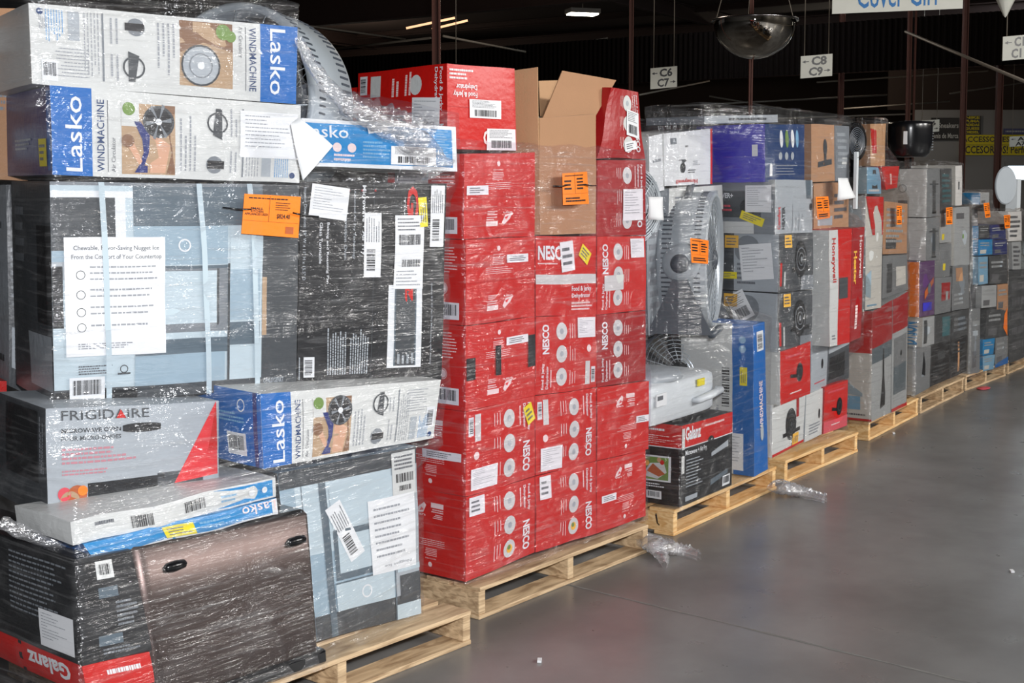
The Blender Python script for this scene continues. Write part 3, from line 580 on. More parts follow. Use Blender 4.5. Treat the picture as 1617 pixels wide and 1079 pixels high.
def T2(f):
    f.rect(0, 0, .0, 0, 'red') if False else None
    f.disc(.46, .88, .010, 'paleprint'); f.text('RECYCLABLE', .38, .80, .52, .815, 'paleprint', 0, False); f.lines(.37, .68, .53, .78, 5, 'paleprint', 0, 2, .4, .2); f.lines(.27, .57, .66, .66, 4, 'paleprint', 0, 2, .3, .25)
    f.rect(.02, .49, .98, .494, 'dred')
    f.lines(.30, .27, .44, .33, 3, 'paleprint'); f.rect(.29, .14, .45, .2, 'paleprint'); f.lines(.29, .21, .45, .26, 2, 'paleprint'); f.text('USA', .52, .29, .66, .31, 'paleprint', 0)
    f.poly([(.51, .18), (.55, .27), (.66, .29), (.62, .22), (.54, .15)], 'paleprint'); f.poly([(.54, .24), (.6, .26), (.57, .21)], 'redprint', 3)
def T3(f):
    f.text('NESCO', .03, .70, .52, .88, 'white'); f.lines(.03, .64, .4, .67, 1, 'paleprint'); f.rect(0, .40, 1, .52, 'offwhite'); f.text('Food & Jerky', .56, .29, .90, .37, 'white'); f.text('Dehydrator', .56, .21, .88, .28, 'white'); f.lines(.56, .06, .92, .18, 3, 'paleprint')
def T4(f):       # narrow left sides
    f.rect(.1, .6, .55, .95, 'offwhite'); f.lines(.15, .62, .5, .93, 7, 'midink', 0, 3, .3); f.lines(.6, .6, .9, .92, 9, 'paleprint', 0, 2, .35); f.disc(.72, .42, .016, 'paleprint'); f.ring(.72, .42, .022, .003, 'paleprint'); f.barcode(.62, .06, .92, .26); f.rect(.3, .04, .52, .3, 'offwhite')
ys = {735: [920, 785, 650, 515, 378, 243], 845: [873, 752, 625, 500, 373, 240], 942: [843, 728, 612, 497, 373, 252], 1020: [815, 710, 601, 490, 372, 252]}
xs = [735, 845, 942, 1020]
word = ['bottom', 'second', 'third', 'fourth', 'fifth']
def redbox(col, row, tmpl, flip, desc, dx=(0, 0), stick=(), left=True, m='red', voff=0.0, lp='T4'):
    a, b = xs[col], xs[col + 1]; g = .7
    q = [(a + dx[0] + g, ys[a][row + 1] + g), (b + dx[1] - g, ys[b][row + 1] + g), (b + dx[1] - g, ys[b][row] - .2), (a + dx[0] + g, ys[a][row] - .2)]
    c = Carton('dehydrator_carton', R2.off(voff), q, .395, 2, (m, 'red' if col == 0 else 'dred'), bulge=.005, crumple=.004)
    f = c.F('F', flip); f.hot = row == 0; {'T1': T1, 'T2': T2, 'T3': T3}[tmpl](f)
    if tmpl == 'T1' and 'sm' in desc[1]: T1sm(f)
    if left and col == 0: (T4 if lp == 'T4' else T2)(c.F('L', lp != 'T4'))
    for s in stick: c.sticker(*s[0], **s[1])
    c.done(desc[0]); return c
S = lambda *a, **k: (a, k)
cn = ['left', 'middle', 'right']
redbox(0, 0, 'T1', True, ('red carton in the bottom row, left column of the red stack', ''), stick=[S('code_label', 'F', .03, .76, .24, .98, 'paper', 'mark'), ], lp='T2')
redbox(0, 1, 'T1', True, ('red carton with a yellow sticker, second row up at the left of the red stack', 'sm'), stick=[S('shipping_label', 'F', .06, .05, .42, .30, 'paper', 'sheet'), S('price_sticker', 'F', .84, .68, .97, .92, 'yellow', 'mark', 0, .4), S('shipping_label', 'L', .45, .4, .95, .5, 'paper', 'mark')], lp='T2')
c = redbox(0, 2, 'T2', False, ('red carton patched with black tape, third row up at the left of the red stack', ''), stick=[S('shipping_label', 'F', .56, .7, .88, .80, 'paper', 'mark'), S('tape_strip', 'F', .40, .36, .48, .72, 'black', ''), S('tape_strip', 'F', .88, .38, .99, .78, 'black', ''), S('tape_strip', 'F', .0, .36, .12, .62, 'black', '')])
redbox(0, 3, 'T2', False, ('red carton directly above the black-taped one in the left column of the red stack', ''), stick=[S('shipping_label', 'F', .56, .70, .88, .80, 'paper', 'mark')])
redbox(0, 4, 'T2', False, ('bright red carton with a label strip, just under the topmost tilted red carton', ''), dx=(-3, 0), stick=[S('shipping_label', 'F', .02, .52, .3, .63, 'paper', 'mark')])
redbox(1, 0, 'T1', True, ('red carton in the bottom row, middle column of the red stack', ''), stick=[S('code_label', 'F', .05, .68, .22, .98, 'paper', 'mark')])
redbox(1, 1, 'T1', True, ('red carton second row up in the middle column, table label at lower left', 'sm'), stick=[S('shipping_label', 'F', .06, .03, .4, .33, 'paper', 'sheet')])
redbox(1, 2, 'T1', False, ('red carton third row up in the middle column, table label at upper right', 'sm'), stick=[S('shipping_label', 'F', .66, .70, .97, .97, 'paper', 'sheet')])
redbox(1, 3, 'T3', False, ('red carton with large white lettering, directly under the open brown carton', ''), stick=[S('shipping_label', 'F', .38, .56, .6, .94, 'paper', 'mark', 0, .1), S('price_sticker', 'F', .7, .68, .88, .86, 'yellow', 'mark', 0, -.6)])
redbox(2, 0, 'T2', True, ('red carton in the bottom row, right column of the red stack', ''), stick=[S('shipping_label', 'F', .08, .4, .36, .5, 'paper', 'mark')])
redbox(2, 1, 'T2', True, ('red carton second row up in the right column of the red stack', ''), stick=[S('shipping_label', 'F', .72, .42, .98, .52, 'paper', 'mark')], dx=(0, 5))
redbox(2, 2, 'T1', False, ('red carton third row up in the right column of the red stack', ''), m='dred')
redbox(2, 3, 'T1', False, ('red carton fourth row up in the right column of the red stack', ''), stick=[S('shipping_label', 'F', .66, .72, .95, .97, 'paper', 'sheet'), S('torn_patch', 'F', .12, .3, .5, .5, 'offwhite', '')])
redbox(2, 4, 'T1', True, ('dark red carton with a big white sheet, beside the open brown carton', ''), m='dred', stick=[S('shipping_label', 'F', .5, .2, .92, .62, 'paper', 'sheet')])
# leaning top right carton
c = Carton('dehydrator_carton', R2, [(966, 138), (1008, 146), (1018, 250), (943, 250)], .3, 2, ('dred', 'dred'), bulge=.012, crumple=.012)
f = c.F('F', True); f.hot = False; T1(f); c.sticker('shipping_label', 'F', .55, .32, .9, .7, 'paper', 'label', 0, -.1); c.sticker('price_label', 'F', .5, .12, .8, .25, 'paper', 'mark', 0, .2); c.done('dented dark red carton on top of the right column of the red stack')
# top left carton, turned
TP = plane_vp(at_depth(705, 235, 5.12).to_2d(), 3300)
c = Carton('dehydrator_carton', TP, [(706, 100), (812, 109), (816, 238), (706, 236)], .62, 2, ('red', 'red'), crumple=.003)
f = c.F('F', True); f.text('Food & Jerky', .48, .28, .86, .37, 'white') if False else None
f = c.F('F'); f.text('Food & Jerky', .08, .62, .42, .70, 'white', 180); f.text('Dehydrator', .12, .71, .42, .79, 'white', 180); f.lines(.03, .82, .42, .96, 3, 'white'); f.text('NESCO', .50, .06, .98, .24, 'paleprint', 180); f.rect(0, .5, 1, .504, 'dred')
c.sticker('shipping_label', 'F', .30, .38, .76, .60, 'paper', 'label'); c.sticker('shipping_label', 'F', .55, .0, .98, .26, 'paper', 'label')
f = c.F('L'); f.barcode(.03, .72, .12, .95, 1); f.rect(.16, .68, .28, .94, 'offwhite'); f.disc(.68, .78, .04, 'offwhite'); f.lines(.4, .66, .5, .95, 2, 'paleprint', 90); f.lines(.55, .66, .64, .95, 2, 'paleprint', 90); f.text('Food & Jerky', .92, .45, .96, .97, 'white', 270); f.text('Dehydrator', .87, .5, .91, .97, 'white', 270); f.text('NESCO', .90, .02, .97, .3, 'white', 270)
f.lines(.4, .1, .5, .45, 2, 'paleprint', 90); c.sticker('shipping_label', 'L', .65, .18, .93, .62, 'paper', 'sheet', 0, -.04)
c.done('topmost bright red carton, turned sideways on the left of the red stack')
c = Carton('dehydrator_carton', TP.off(.6), [(590, 135), (690, 128), (690, 240), (590, 240)], .35, 2, ('red', 'red')); c.F('L').lines(.2, .2, .8, .8, 4, 'paleprint'); c.done('red carton partly hidden behind the topmost sideways red carton')
# open brown carton
pl = R2.off(.0)
c = Carton('open_carton', pl, [(852, 186), (941, 180), (941, 369), (853, 371)], .385, 2, ('brown', 'tan', 'brown', 'dgrey'), bulge=.004, crumple=.003)
def flap(c, a, b, dv, m='brown'):
    # a,b: corners on the box top (local), dv: lift vectors for the two far corners
    mb = MB(); t = .004; nrm = (b - a).cross(dv[0]).normalized() * t
    p = [a, b, b + dv[1], a + dv[0]]; mb.add(p + [v + nrm for v in p], [(0, 1, 2, 3), (7, 6, 5, 4), (0, 4, 5, 1), (1, 5, 6, 2), (2, 6, 7, 3), (3, 7, 4, 0)], m); c.kids.append(('flap', mb, None))
def loc_pt(c, px, py, off=0):
    u, z = c.plane.off(off).uz(px, py); o = Vector(c.loc); w_ = c.plane.off(off).xy(u); d = Vector((w_.x - o.x, w_.y - o.y)); e = c.plane.e; n = c.plane.n
    return Vector((d.dot(e), d.dot(n), z - o.z))
A = loc_pt(c, 856, 187, .02); B = loc_pt(c, 938, 186, .02); flap(c, A, B, (loc_pt(c, 887, 112, .06) - A, loc_pt(c, 972, 127, .06) - B))
A = loc_pt(c, 853, 185, .37); B = loc_pt(c, 928, 185, .37); flap(c, A, B, (loc_pt(c, 850, 128, .40) - A, loc_pt(c, 925, 126, .4) - B), 'tan')
A = loc_pt(c, 853, 225, .02); B = loc_pt(c, 853, 225, .36)
p = loc_pt(c, 853, 107, .01); flap(c, Vector((-.002, .004, c.H * .7)), Vector((-.002, .37, c.H * .7)), (Vector((-.008, 0, p.z - c.H * .7)), Vector((-.012, 0, p.z - c.H * .7 - .02))), 'tan')
c.sticker('shipping_label', 'L', .1, .64, .5, .80, 'paper', 'label')
c.done('tall open brown cardboard carton with raised flaps, on the middle column of the red stack')
# ================================================================== LOAD 3
G3 = p3.off(-.02)
c = Carton('microwave_carton', G3, [(1077, 673), (1157, 650), (1155, 766), (1075, 801)], .42, 3, ('black', 'black'))
f = c.F(); f.rect(0, .72, 1, 1, 'red'); f.rect(0, .71, 1, .722, 'white', 2); f.text('Galanz', .06, .80, .34, .97, 'white'); f.lines(.42, .9, .95, .95, 1, 'paleprint'); f.text('Microwave + Air Fry', .06, .60, .45, .68, 'white', 0)
f.lines(.08, .2, .4, .57, 9, 'lgrey', 0, 2, .35); f.poly([(.55, .5), (.9, .56), (.9, .64), (.55, .55)], 'lgrey'); f.poly([(.55, .12), (.9, .2), (.9, .26), (.55, .2)], 'slate'); f.barcode(.8, .04, .95, .18); f.rect(.08, .04, .3, .1, 'lgrey'); f.rect(.0, .4, .05, .62, 'offwhite'); f.rect(0, .7, .05, .96, 'offwhite', 3)
f.disc(.54, .72, .035, 'black', 4, .022)
f = c.F('L'); f.rect(0, .72, 1, 1, 'red'); f.rect(0, .71, 1, .722, 'white', 2); f.rect(.45, .28, .87, .6, 'white'); f.rect(.48, .3, .84, .58, 'greenprint', 3); f.poly([(.5, .34), (.6, .50), (.78, .52), (.82, .40), (.7, .31)], 'offwhite', 4); f.poly([(.56, .40), (.64, .50), (.80, .38), (.72, .34)], 'rust', 5); f.disc(.56, .5, .014, 'amber', 5); f.disc(.76, .52, .012, 'red', 5); f.disc(.53, .38, .012, 'orange', 5); f.disc(.72, .55, .012, 'tan', 5); f.lines(.45, .2, .9, .26, 2, 'white'); f.barcode(.55, .06, .75, .16); f.lines(.4, .9, .9, .95, 1, 'white')
f.lines(.3, .74, .95, .86, 5, 'paleprint', 0, 2, .3)
c.done('black carton with a red top band, at the front corner of the fan load')
# white plastic appliance on top
def tray():
    u, z = G3.uz(1077, 668); u2, _ = G3.uz(1150, 648); zt = z + .01; loc = G3.xy(u - .34, .02); root = empty('air_purifier', (loc.x, loc.y, zt), G3.yaw)
    tag(root, 'low white plastic appliance with a side handle, lying on the black and red carton', 'appliance')
    W_ = u2 - u + .34; mb = MB(); n = 40
    for k, (s, z0_) in enumerate(((1, 0), (1.0, .15), (.985, .17), (.9, .18))): pass
    def se(q, s): c_, s_ = math.cos(q), math.sin(q); return (W_ / 2 + W_ / 2 * s * abs(c_) ** .35 * (1 if c_ > 0 else -1), .25 + .23 * s * abs(s_) ** .35 * (1 if s_ > 0 else -1))
    rings = [(.97, 0), (1, .01), (1, .15), (.985, .175), (.93, .188), (.5, .195), (.01, .196)]
    vs = [(*se(2 * math.pi * k / n, s), zz) for s, zz in rings for k in range(n)]; fs = [(j * n + k, j * n + (k + 1) % n, (j + 1) * n + (k + 1) % n, (j + 1) * n + k) for j in range(len(rings) - 1) for k in range(n)]
    mb.add(vs, fs, 'whiteplastic', True); mb.add(vs[:n], [tuple(range(n))[::-1]], 'whiteplastic'); mb.build('body', root)
    mb = MB(); mb.tube([(W_ * .62, .02, .07), (W_ * .62, -.01, .075), (W_ * .78, -.015, .085), (W_ * .92, -.01, .095), (W_ * .92, .02, .1)], [.012, .018, .02, .018, .012], 'whiteplastic', 10); mb.build('handle', root)
    mb = MB(); mb.box((W_ * .22, .012, .12), (.1, .006, .06), 'paper'); mb.box((W_ * .2, .0085, .13), (.05, .004, .02), 'midink'); mb.build('rating_label', root)
    mb = MB(); mb.box((W_ * .7, .01, .155), (.07, .008, .035), 'yellow'); mb.build('price_sticker', root)
    mb = MB(); mb.lathe([(.23, .19), (.235, .2), (.22, .225), (.12, .24), (.001, .245)], 'lgrey', 40, Matrix.Identity(3), (W_ * .42, .25, 0)); mb.build('round_cover', root)
    LOAD[3].append((zt, zt + .2, [G3.xy(u - .3, 0), G3.xy(u2, 0), G3.xy(u2, .45), G3.xy(u - .3, .45)])); return zt + .24
ztray = tray()
cc = at_depth(1066, 590, 7.15); drum_fan('drum_fan', (cc.x, cc.y, cc.z), (RGT * .35 - FWD * .75).to_3d() + Vector((0, 0, .35)), .24, .12, 'dark round fan lying on the white plastic appliance under the big grey drum fan', None, False, False, ('dgreyplastic', 'blackplastic'))
cc = at_depth(1092, 410, 7.12); drum_fan('drum_fan', (cc.x, cc.y, cc.z), (RGT * .96 - FWD * .28).to_3d(), .365, .26, 'big pale grey drum fan with dark stand, above the black and red carton', 3)
# pedestal fan cage at the left
def cage(c, R, ax, label):
    ax = Vector(ax).normalized(); A = ax.to_track_quat('Z', 'Y').to_matrix(); root = empty('pedestal_fan', (c[0], c[1], c[2])); tag(root, label, 'fan')
    mb = MB()
    for s in (-1, 1):
        for k in range(1, 13):
            r = R * k / 12; z = s * .09 * math.sqrt(max(0, 1 - (k / 12.5) ** 2)); mb.lathe([(r - .0022, z), (r, z + .003 * s), (r + .0022, z)], 'wire', 48, A)
        for k in range(8):
            q = k * math.pi / 4; mb.tube([A @ Vector((math.cos(q) * R * t, math.sin(q) * R * t, s * .09 * math.sqrt(max(0, 1 - (t / 1.04) ** 2)))) for t in (.05, .4, .7, .9, 1)], .003, 'wire', 5)
    mb.build('grille', root)
    mb = MB(); mb.lathe([(R - .005, -.012), (R + .008, -.012), (R + .008, .012), (R - .005, .012), (R - .005, -.012)], 'greyplastic', 60, A); mb.build('rim', root)
    mb = MB(); mb.lathe([(.001, .1), (.05, .1), (.06, -.1), (.001, -.16)], 'greyplastic', 20, A); mb.build('motor', root)
    mb = MB()
    for k in range(4):
        q = k * math.pi / 2; d = Vector((math.cos(q), math.sin(q), 0)); t = Vector((-d.y, d.x, 0)); mb.add([A @ (d * .05 - t * .03 - Vector((0, 0, .02))), A @ (d * .05 + t * .03 + Vector((0, 0, .02))), A @ (d * R * .85 + t * .12 + Vector((0, 0, .03))), A @ (d * R * .85 - t * .04 - Vector((0, 0, .03)))], [(0, 1, 2, 3)], 'lgrey')
    mb.build('blades', root)
    mb = MB(); mb.tube([(0, 0, -.05), (0, 0, -.05 - (c[2] - .2))], .018, 'greyplastic', 10); mb.build('pole', root)
cc = at_depth(988, 325, 6.45); cage(cc, .2, -FWD.to_3d() * .8 + RGT.to_3d() * .5, 'pedestal fan with a round wire grille, right behind the red stack')
# upper cartons of load 3
B3 = p3.off(.30)
c = Carton('heater_carton', B3, [(1048, 211), (1125, 203), (1125, 291), (1050, 294)], .3, 3, ('white', 'offwhite', 'red'))
f = c.F(); f.text('Honeywell', .22, .03, .66, .13, 'red', 180); f.rect(.955, 0, 1, 1, 'red'); f.rect(.12, .78, .24, .9, 'grey'); f.poly([(.27, .47), (.42, .47), (.42, .48), (.36, .49), (.36, .42), (.33, .42), (.33, .49), (.27, .48)], 'dgrey', 3); f.disc(.345, .33, .028, 'black', 3); f.lines(.45, .22, .65, .3, 2, 'ink'); f.lines(.55, .36, .7, .46, 3, 'fadedink'); f.lines(.4, .7, .48, .76, 1, 'dgrey')
c.done('white heater carton with upside down red lettering, left of the purple carton')
c = Carton('heater_carton', B3.off(.01), [(1024, 216), (1047, 211), (1049, 300), (1026, 306)], .3, 3, ('white', 'offwhite')); c.F().lines(.2, .5, .9, .6, 1, 'fadedink'); c.done('plain white carton squeezed between the pedestal fan grille and the white heater carton')
c = Carton('carton', B3.off(.02), [(1056, 298), (1140, 292), (1142, 330), (1056, 340)], .3, 3, ('offwhite', 'lgrey')); f = c.F(); f.rect(.55, .5, .9, .8, 'lgrey'); f.lines(.1, .4, .4, .7, 2, 'fadedink'); c.done('low pale carton behind the handle of the big drum fan')
c = Carton('carton', B3.off(.05), [(1020, 345), (1056, 340), (1060, 520), (1024, 530)], .25, 3, ('lgrey', 'grey')); c.F().lines(.1, .2, .9, .9, 7, 'fadedink'); c.done('grey carton behind the left side of the big drum fan')
sheet('paper_label', [at_depth(1023, 347, 6.2), at_depth(1048, 348, 6.24), at_depth(1049, 311, 6.24), at_depth(1022, 311, 6.2)], 'square white paper label hanging on the pedestal fan grille')
# tall blue edged fan carton
u, z = G3.uz(1188, 516)
c = Carton('fan_carton', G3, [(1189, 514), (1207, 508), (1213, 741), (1191, 753)], .43, 3, ('blue', 'offwhite'), crumple=.004)
f = c.F(); f.text('WINDMACHINE', .35, .30, .62, .62, 'paleprint', 90); f.barcode(.25, .82, .8, .95, 1); f.poly([(-.6, .6), (.1, .64), (.45, .32), (.2, .30)], 'offwhite', 3) if False else f.disc(.5, .28, .02, 'lgrey', 3, .05)
f = c.F('L'); f.rect(.72, 0, 1, 1, 'blue'); f.disc(.86, .9, .02, 'skyprint', 3); f.disc(.86, .84, .02, 'skyprint', 3); f.bars(.58, .45, .68, .72, 16, 1); f.lines(.1, .3, .2, .7, 1, 'ink', 90); f.lines(.3, .1, .55, .5, 4, 'fadedink', 90)
c.sticker('price_sticker', 'L', .82, .60, .92, .72, 'yellow', 'mark', 90); c.sticker('shipping_label', 'L', .70, .03, .86, .28, 'paper', 'sheet', 90)
c.done('tall white carton with a bright blue side, at the right end of the fan load')
# ================================================================== LOAD 4
P4 = p4.off(.03)
def cart(pl, q, depth, load, ms, label, name='carton', fr=None, lf=None, st=(), **k):
    c = Carton(name, pl, q, depth, load, ms, **k)
    if fr: fr(c.F())
    if lf: lf(c.F('L'))
    for s in st: c.sticker(*s[0], **s[1])
    c.done(label); return c
def fanpic(m1='dgrey', m2='black', s=.55, t=.5, r=.07, bg=None):
    def g(f):
        if bg: f.rect(.22, .05, .95, .95, bg, 1)
        f.disc(s, t, r, m2, 3, r * 1.25); f.ring(s, t, r * .8, .006, m1, 4); f.ring(s, t, r * .45, .005, m1, 4); f.disc(s, t, r * .18, m1, 5); f.poly([(s - .25, t - .22), (s + .3, t - .2), (s + .3, t - .12), (s - .25, t - .14)], m2, 3)
    return g
def txtside(col='red'):
    def g(f): f.rect(.03, .1, .08, .5, col, 3); f.lines(.11, .1, .2, .5, 1, 'offwhite', 90, 3)
    return g
def both(*fs):
    def g(f):
        for x in fs: x(f)
    return g
def d_navy(f):
    f.rect(0, 0, 1, 1, 'inkblue', 1)
    for k, (x, r) in enumerate(((.38, .05), (.52, .05), (.66, .05), (.78, .05))): f.disc(x, .75, .022, ('white', 'greenprint', 'white', 'skyprint')[k], 3, r)
    for x in (.35, .5, .65): f.disc(x, .45, .022, 'lgrey', 3)
    f.lines(.25, .1, .8, .3, 4, 'fadedink', 0, 2, .3); f.rect(.1, .1, .16, .3, 'white', 3)
cart(P4.off(.02), [(1208, 196), (1270, 197), (1270, 286), (1208, 288)], .42, 4, ('navy', 'purple'), 'purple and navy carton with white round pictures, top left of the fourth load', 'appliance_carton', d_navy, lambda f: f.rect(.82, .45, .9, .65, 'white'))
cart(P4.off(.03), [(1281, 196), (1317, 197), (1318, 286), (1281, 288)], .4, 4, ('brown', 'brown'), 'plain brown carton with a faint dark picture, beside the purple and navy carton', 'carton', lambda f: (f.disc(.55, .6, .03, 'dgrey', 3, .05), f.poly([(.25, .25), (.85, .3), (.85, .4), (.25, .35)], 'dgrey', 3), f.rect(.5, .3, .6, .6, 'dgrey', 3)))
cart(P4.off(.05), [(1319, 198), (1341, 200), (1341, 285), (1319, 286)], .4, 4, ('grey', 'lgrey'), 'narrow grey carton at the top right corner of the fourth load', 'carton', lambda f: (f.lines(.1, .2, .9, .9, 6, 'lgrey'), f.rect(.4, .3, .8, .42, 'offwhite')))
cart(P4.off(-.02), [(1224, 284), (1283, 285), (1283, 367), (1224, 370)], .42, 4, ('lgrey', 'grey'), 'pale grey carton with upright lettering, below the purple and navy carton', 'heater_carton', lambda f: (f.text('Comfort', .05, .08, .12, .5, 'redprint', 90), f.text('HEATER', .16, .08, .23, .5, 'dgrey', 90), f.rect(.8, .65, .95, 1, 'slate'), f.disc(.93, .5, .02, 'black', 3), f.lines(.4, .05, .75, .55, 4, 'fadedink', 90, 2, .15)),
     lambda f: (f.rect(0, .3, .8, .8, 'dgrey'), f.text('POWER+', .1, .66, .4, .76, 'white'), f.disc(.62, .5, .05, 'black', 3), f.rect(.1, 0, .7, .22, 'offwhite', 3), f.lines(.1, .4, .5, .55, 2, 'pink')),
     [S('shipping_label', 'L', .58, .4, .95, .9, 'paper', 'sheet'), S('price_sticker', 'L', .5, .2, .85, .36, 'yellow', 'mark', 0, -.35)])
def d_fanbox(f): fanpic('grey', 'black', .6, .55, .085)(f); txtside('red')(f); f.rect(.62, .0, 1, .25, 'grey', 2)
def d_fanL(f): f.rect(.0, 0, .35, 1, 'dgrey'); f.disc(.55, .72, .08, 'grey'); f.lines(.4, .1, .7, .5, 5, 'midink')
for q, lb, s2 in (([(1230, 370), (1284, 368), (1284, 456), (1229, 462)], 'black fan carton with an amber label, above its twin in the fourth load', (S('shipping_label', 'L', .45, .2, .92, .82, 'paper', 'sheet', 0, .1),)),
                  ([(1228, 464), (1283, 458), (1282, 551), (1228, 557)], 'black fan carton with an amber label, just above the red fan carton', (S('shipping_label', 'L', .32, .5, .6, 1.0, 'paper', 'label', 0, .5),))):
    cart(P4.off(-.03), q, .42, 4, ('dgrey', 'lgrey'), lb, 'fan_carton', d_fanbox, d_fanL, (S('amber_label', 'F', .14, .76, .34, .98, 'amber', 'mark'), S('amber_label', 'L', .22, .74, .42, .96, 'amber', 'mark')) + s2 + (S('price_sticker', 'L', .16, .2, .4, .32, 'yellow', 'mark'),))
def d_redfan(f): f.disc(.6, .5, .045, 'black', 3, .055); f.ring(.6, .5, .03, .005, 'dgrey', 4); f.poly([(.3, .45), (.6, .4), (.6, .46), (.3, .52)], 'black', 3); f.lines(.15, .82, .85, .9, 1, 'pink'); f.lines(.3, .12, .7, .17, 1, 'paleprint')
cart(P4.off(-.04), [(1232, 556), (1280, 540), (1279, 622), (1232, 640)], .4, 4, ('red', 'offwhite'), 'red carton with a small black fan picture, middle height of the fourth load', 'fan_carton', d_redfan)
cart(P4, [(1219, 640), (1272, 624), (1268, 697), (1219, 723)], .42, 4, ('offwhite', 'white'), 'white carton with a large black fan picture, at the bottom left of the fourth load', 'fan_carton', both(fanpic('dgrey', 'black', .55, .5, .075), lambda f: f.rect(0, 0, 1, .05, 'red', 4), lambda f: f.rect(.72, .6, .8, 1, 'dred', 2)), None, (S('amber_label', 'F', .6, .05, .8, .28, 'amber', 'mark', 90),))
cart(P4.off(.01), [(1281, 545), (1308, 538), (1305, 610), (1280, 622)], .4, 4, ('lgrey', 'lgrey'), 'pale carton with a tiny dark picture, right of the red fan carton', 'fan_carton', lambda f: (f.disc(.6, .55, .014, 'black', 3, .03), f.lines(.2, .15, .9, .2, 1, 'pink')))
cart(P4.off(.0), [(1273, 624), (1302, 612), (1300, 685), (1270, 699)], .4, 4, ('offwhite', 'lgrey'), 'white carton in the bottom row, left of the lower red fan carton', 'fan_carton', lambda f: (f.disc(.7, .5, .012, 'black', 3, .03), f.lines(.2, .1, .8, .35, 4, 'fadedink')))
cart(P4.off(-.01), [(1302, 612), (1339, 600), (1337, 672), (1300, 686)], .4, 4, ('red', 'dred'), 'red fan carton at the bottom right corner of the fourth load', 'fan_carton', lambda f: (d_redfan(f), f.rect(0, 0, 1, .25, 'pink', 2)))
cart(P4.off(.02), [(1309, 538), (1342, 520), (1340, 597), (1306, 608)], .4, 4, ('dgrey', 'grey'), 'dark grey carton under the long red and white carton', 'carton', lambda f: (f.rect(.05, .1, .75, .6, 'black'), f.rect(0, .7, 1, .85, 'lgrey')))
def d_hw(f): f.rect(0, 0, .36, 1, 'offwhite', 1); f.text('Honeywell', .08, .55, .26, .93, 'red', 270); f.rect(.38, .40, .8, .58, 'dgrey', 3); f.lines(.1, .05, .3, .1, 2, 'grey')
cart(P4.off(-.10), [(1309, 364), (1346, 361), (1342, 541), (1310, 548)], .3, 4, ('red', 'offwhite', 'dred'), 'long red and white carton standing upright with red lettering on its white side', 'heater_carton', d_hw)
cart(P4.off(-.105), [(1346.5, 361), (1365, 359), (1359, 533), (1342.5, 540)], .28, 4, ('dred', 'dred'), 'dark red carton standing upright against the long red and white carton', 'heater_carton', lambda f: (f.text('Honeywell', .5, .55, .8, .93, 'paleprint', 270), f.text('Heater', .1, .5, .35, .8, 'amber', 270), f.lines(.2, .1, .6, .45, 1, 'paleprint', 90)))
cart(P4.off(.03), [(1285, 368), (1309, 366), (1309, 456), (1284, 460)], .4, 4, ('grey', 'grey'), 'grey carton under the orange tag of the fourth load', 'carton', lambda f: (f.lines(.1, .1, .9, .9, 8, 'lgrey'), f.rect(.1, .2, .5, .4, 'offwhite')), None, (S('price_sticker', 'F', .4, .78, .8, .98, 'yellow', 'mark'),))
cart(P4.off(.03), [(1285, 461), (1309, 458), (1309, 537), (1284, 544)], .4, 4, ('dgrey', 'dgrey'), 'dark carton with yellow labels, left of the long red and white carton', 'carton', lambda f: (f.lines(.1, .05, .9, .6, 6, 'lgrey'), f.rect(.2, .65, .8, .9, 'slate')), None, (S('price_sticker', 'F', .05, .55, .4, .95, 'yellow', 'mark'), S('amber_label', 'F', .65, .5, .95, .8, 'amber', 'mark')))
cart(P4.off(.06), [(1285, 289), (1340, 288), (1340, 361), (1285, 365)], .4, 4, ('brown', 'brown'), 'brown carton behind the orange tag, below the narrow grey carton', 'carton', lambda f: (f.rect(.1, .1, .5, .3, 'lgrey'), f.lines(.55, .2, .95, .8, 4, 'midink')))
# flat things on top of load 4
cart(P4.off(.15), [(1112, 184), (1228, 181), (1228, 193), (1112, 196)], .35, 4, ('lgrey', 'grey'), 'thin flat carton lying on top of the purple and navy carton', 'flat_carton', lambda f: f.lines(.3, .2, .9, .8, 1, 'dgrey'))
# ================================================================== LOAD 5
P5 = p5.off(-.03)
def vac(f): f.rect(0, .72, 1, 1, 'red', 1); f.poly([(.45, .12), (.5, .7), (.56, .7), (.55, .45), (.62, .38), (.62, .2), (.68, .12)], 'black', 3)
def vac_b(f): f.poly([(.42, .08), (.5, .38), (.52, .62), (.57, .62), (.58, .38), (.66, .2), (.66, .1)], 'black', 3)
def vacL(f): f.rect(0, .62, 1, 1, 'red', 1); f.rect(.05, .1, .75, .22, 'skyprint', 2); f.poly([(.3, .6), (.38, .6), (.45, .35), (.8, .25), (.8, .22), (.25, .25)], 'bluegrey', 3); f.rect(0, 0, 1, .02, 'red', 3); f.lines(.1, .04, .9, .07, 1, 'midink')
cart(P5, [(1377, 492), (1409, 474), (1406, 652), (1376, 666)], .30, 5, ('lgrey', 'offwhite'), 'tall vacuum carton with a red top, at the front left corner of the fifth load', 'vacuum_carton', lambda f: (f.rect(0, .66, 1, 1, 'dred', 1), f.rect(0, .52, 1, .66, 'slate', 1), vac_b(f)), vacL)
cart(P5.off(.01), [(1410, 474), (1434, 460), (1431, 640), (1407, 652)], .30, 5, ('lgrey', 'lgrey'), 'second tall vacuum carton, right of the red topped one in the fifth load', 'vacuum_carton', lambda f: (f.rect(0, .7, 1, 1, 'dred', 1), f.rect(.1, .4, .9, .65, 'grey', 2), f.rect(.1, .15, .9, .4, 'slate', 2), f.rect(0, 0, 1, .03, 'red', 3), f.disc(.5, .5, .02, 'black', 3)))
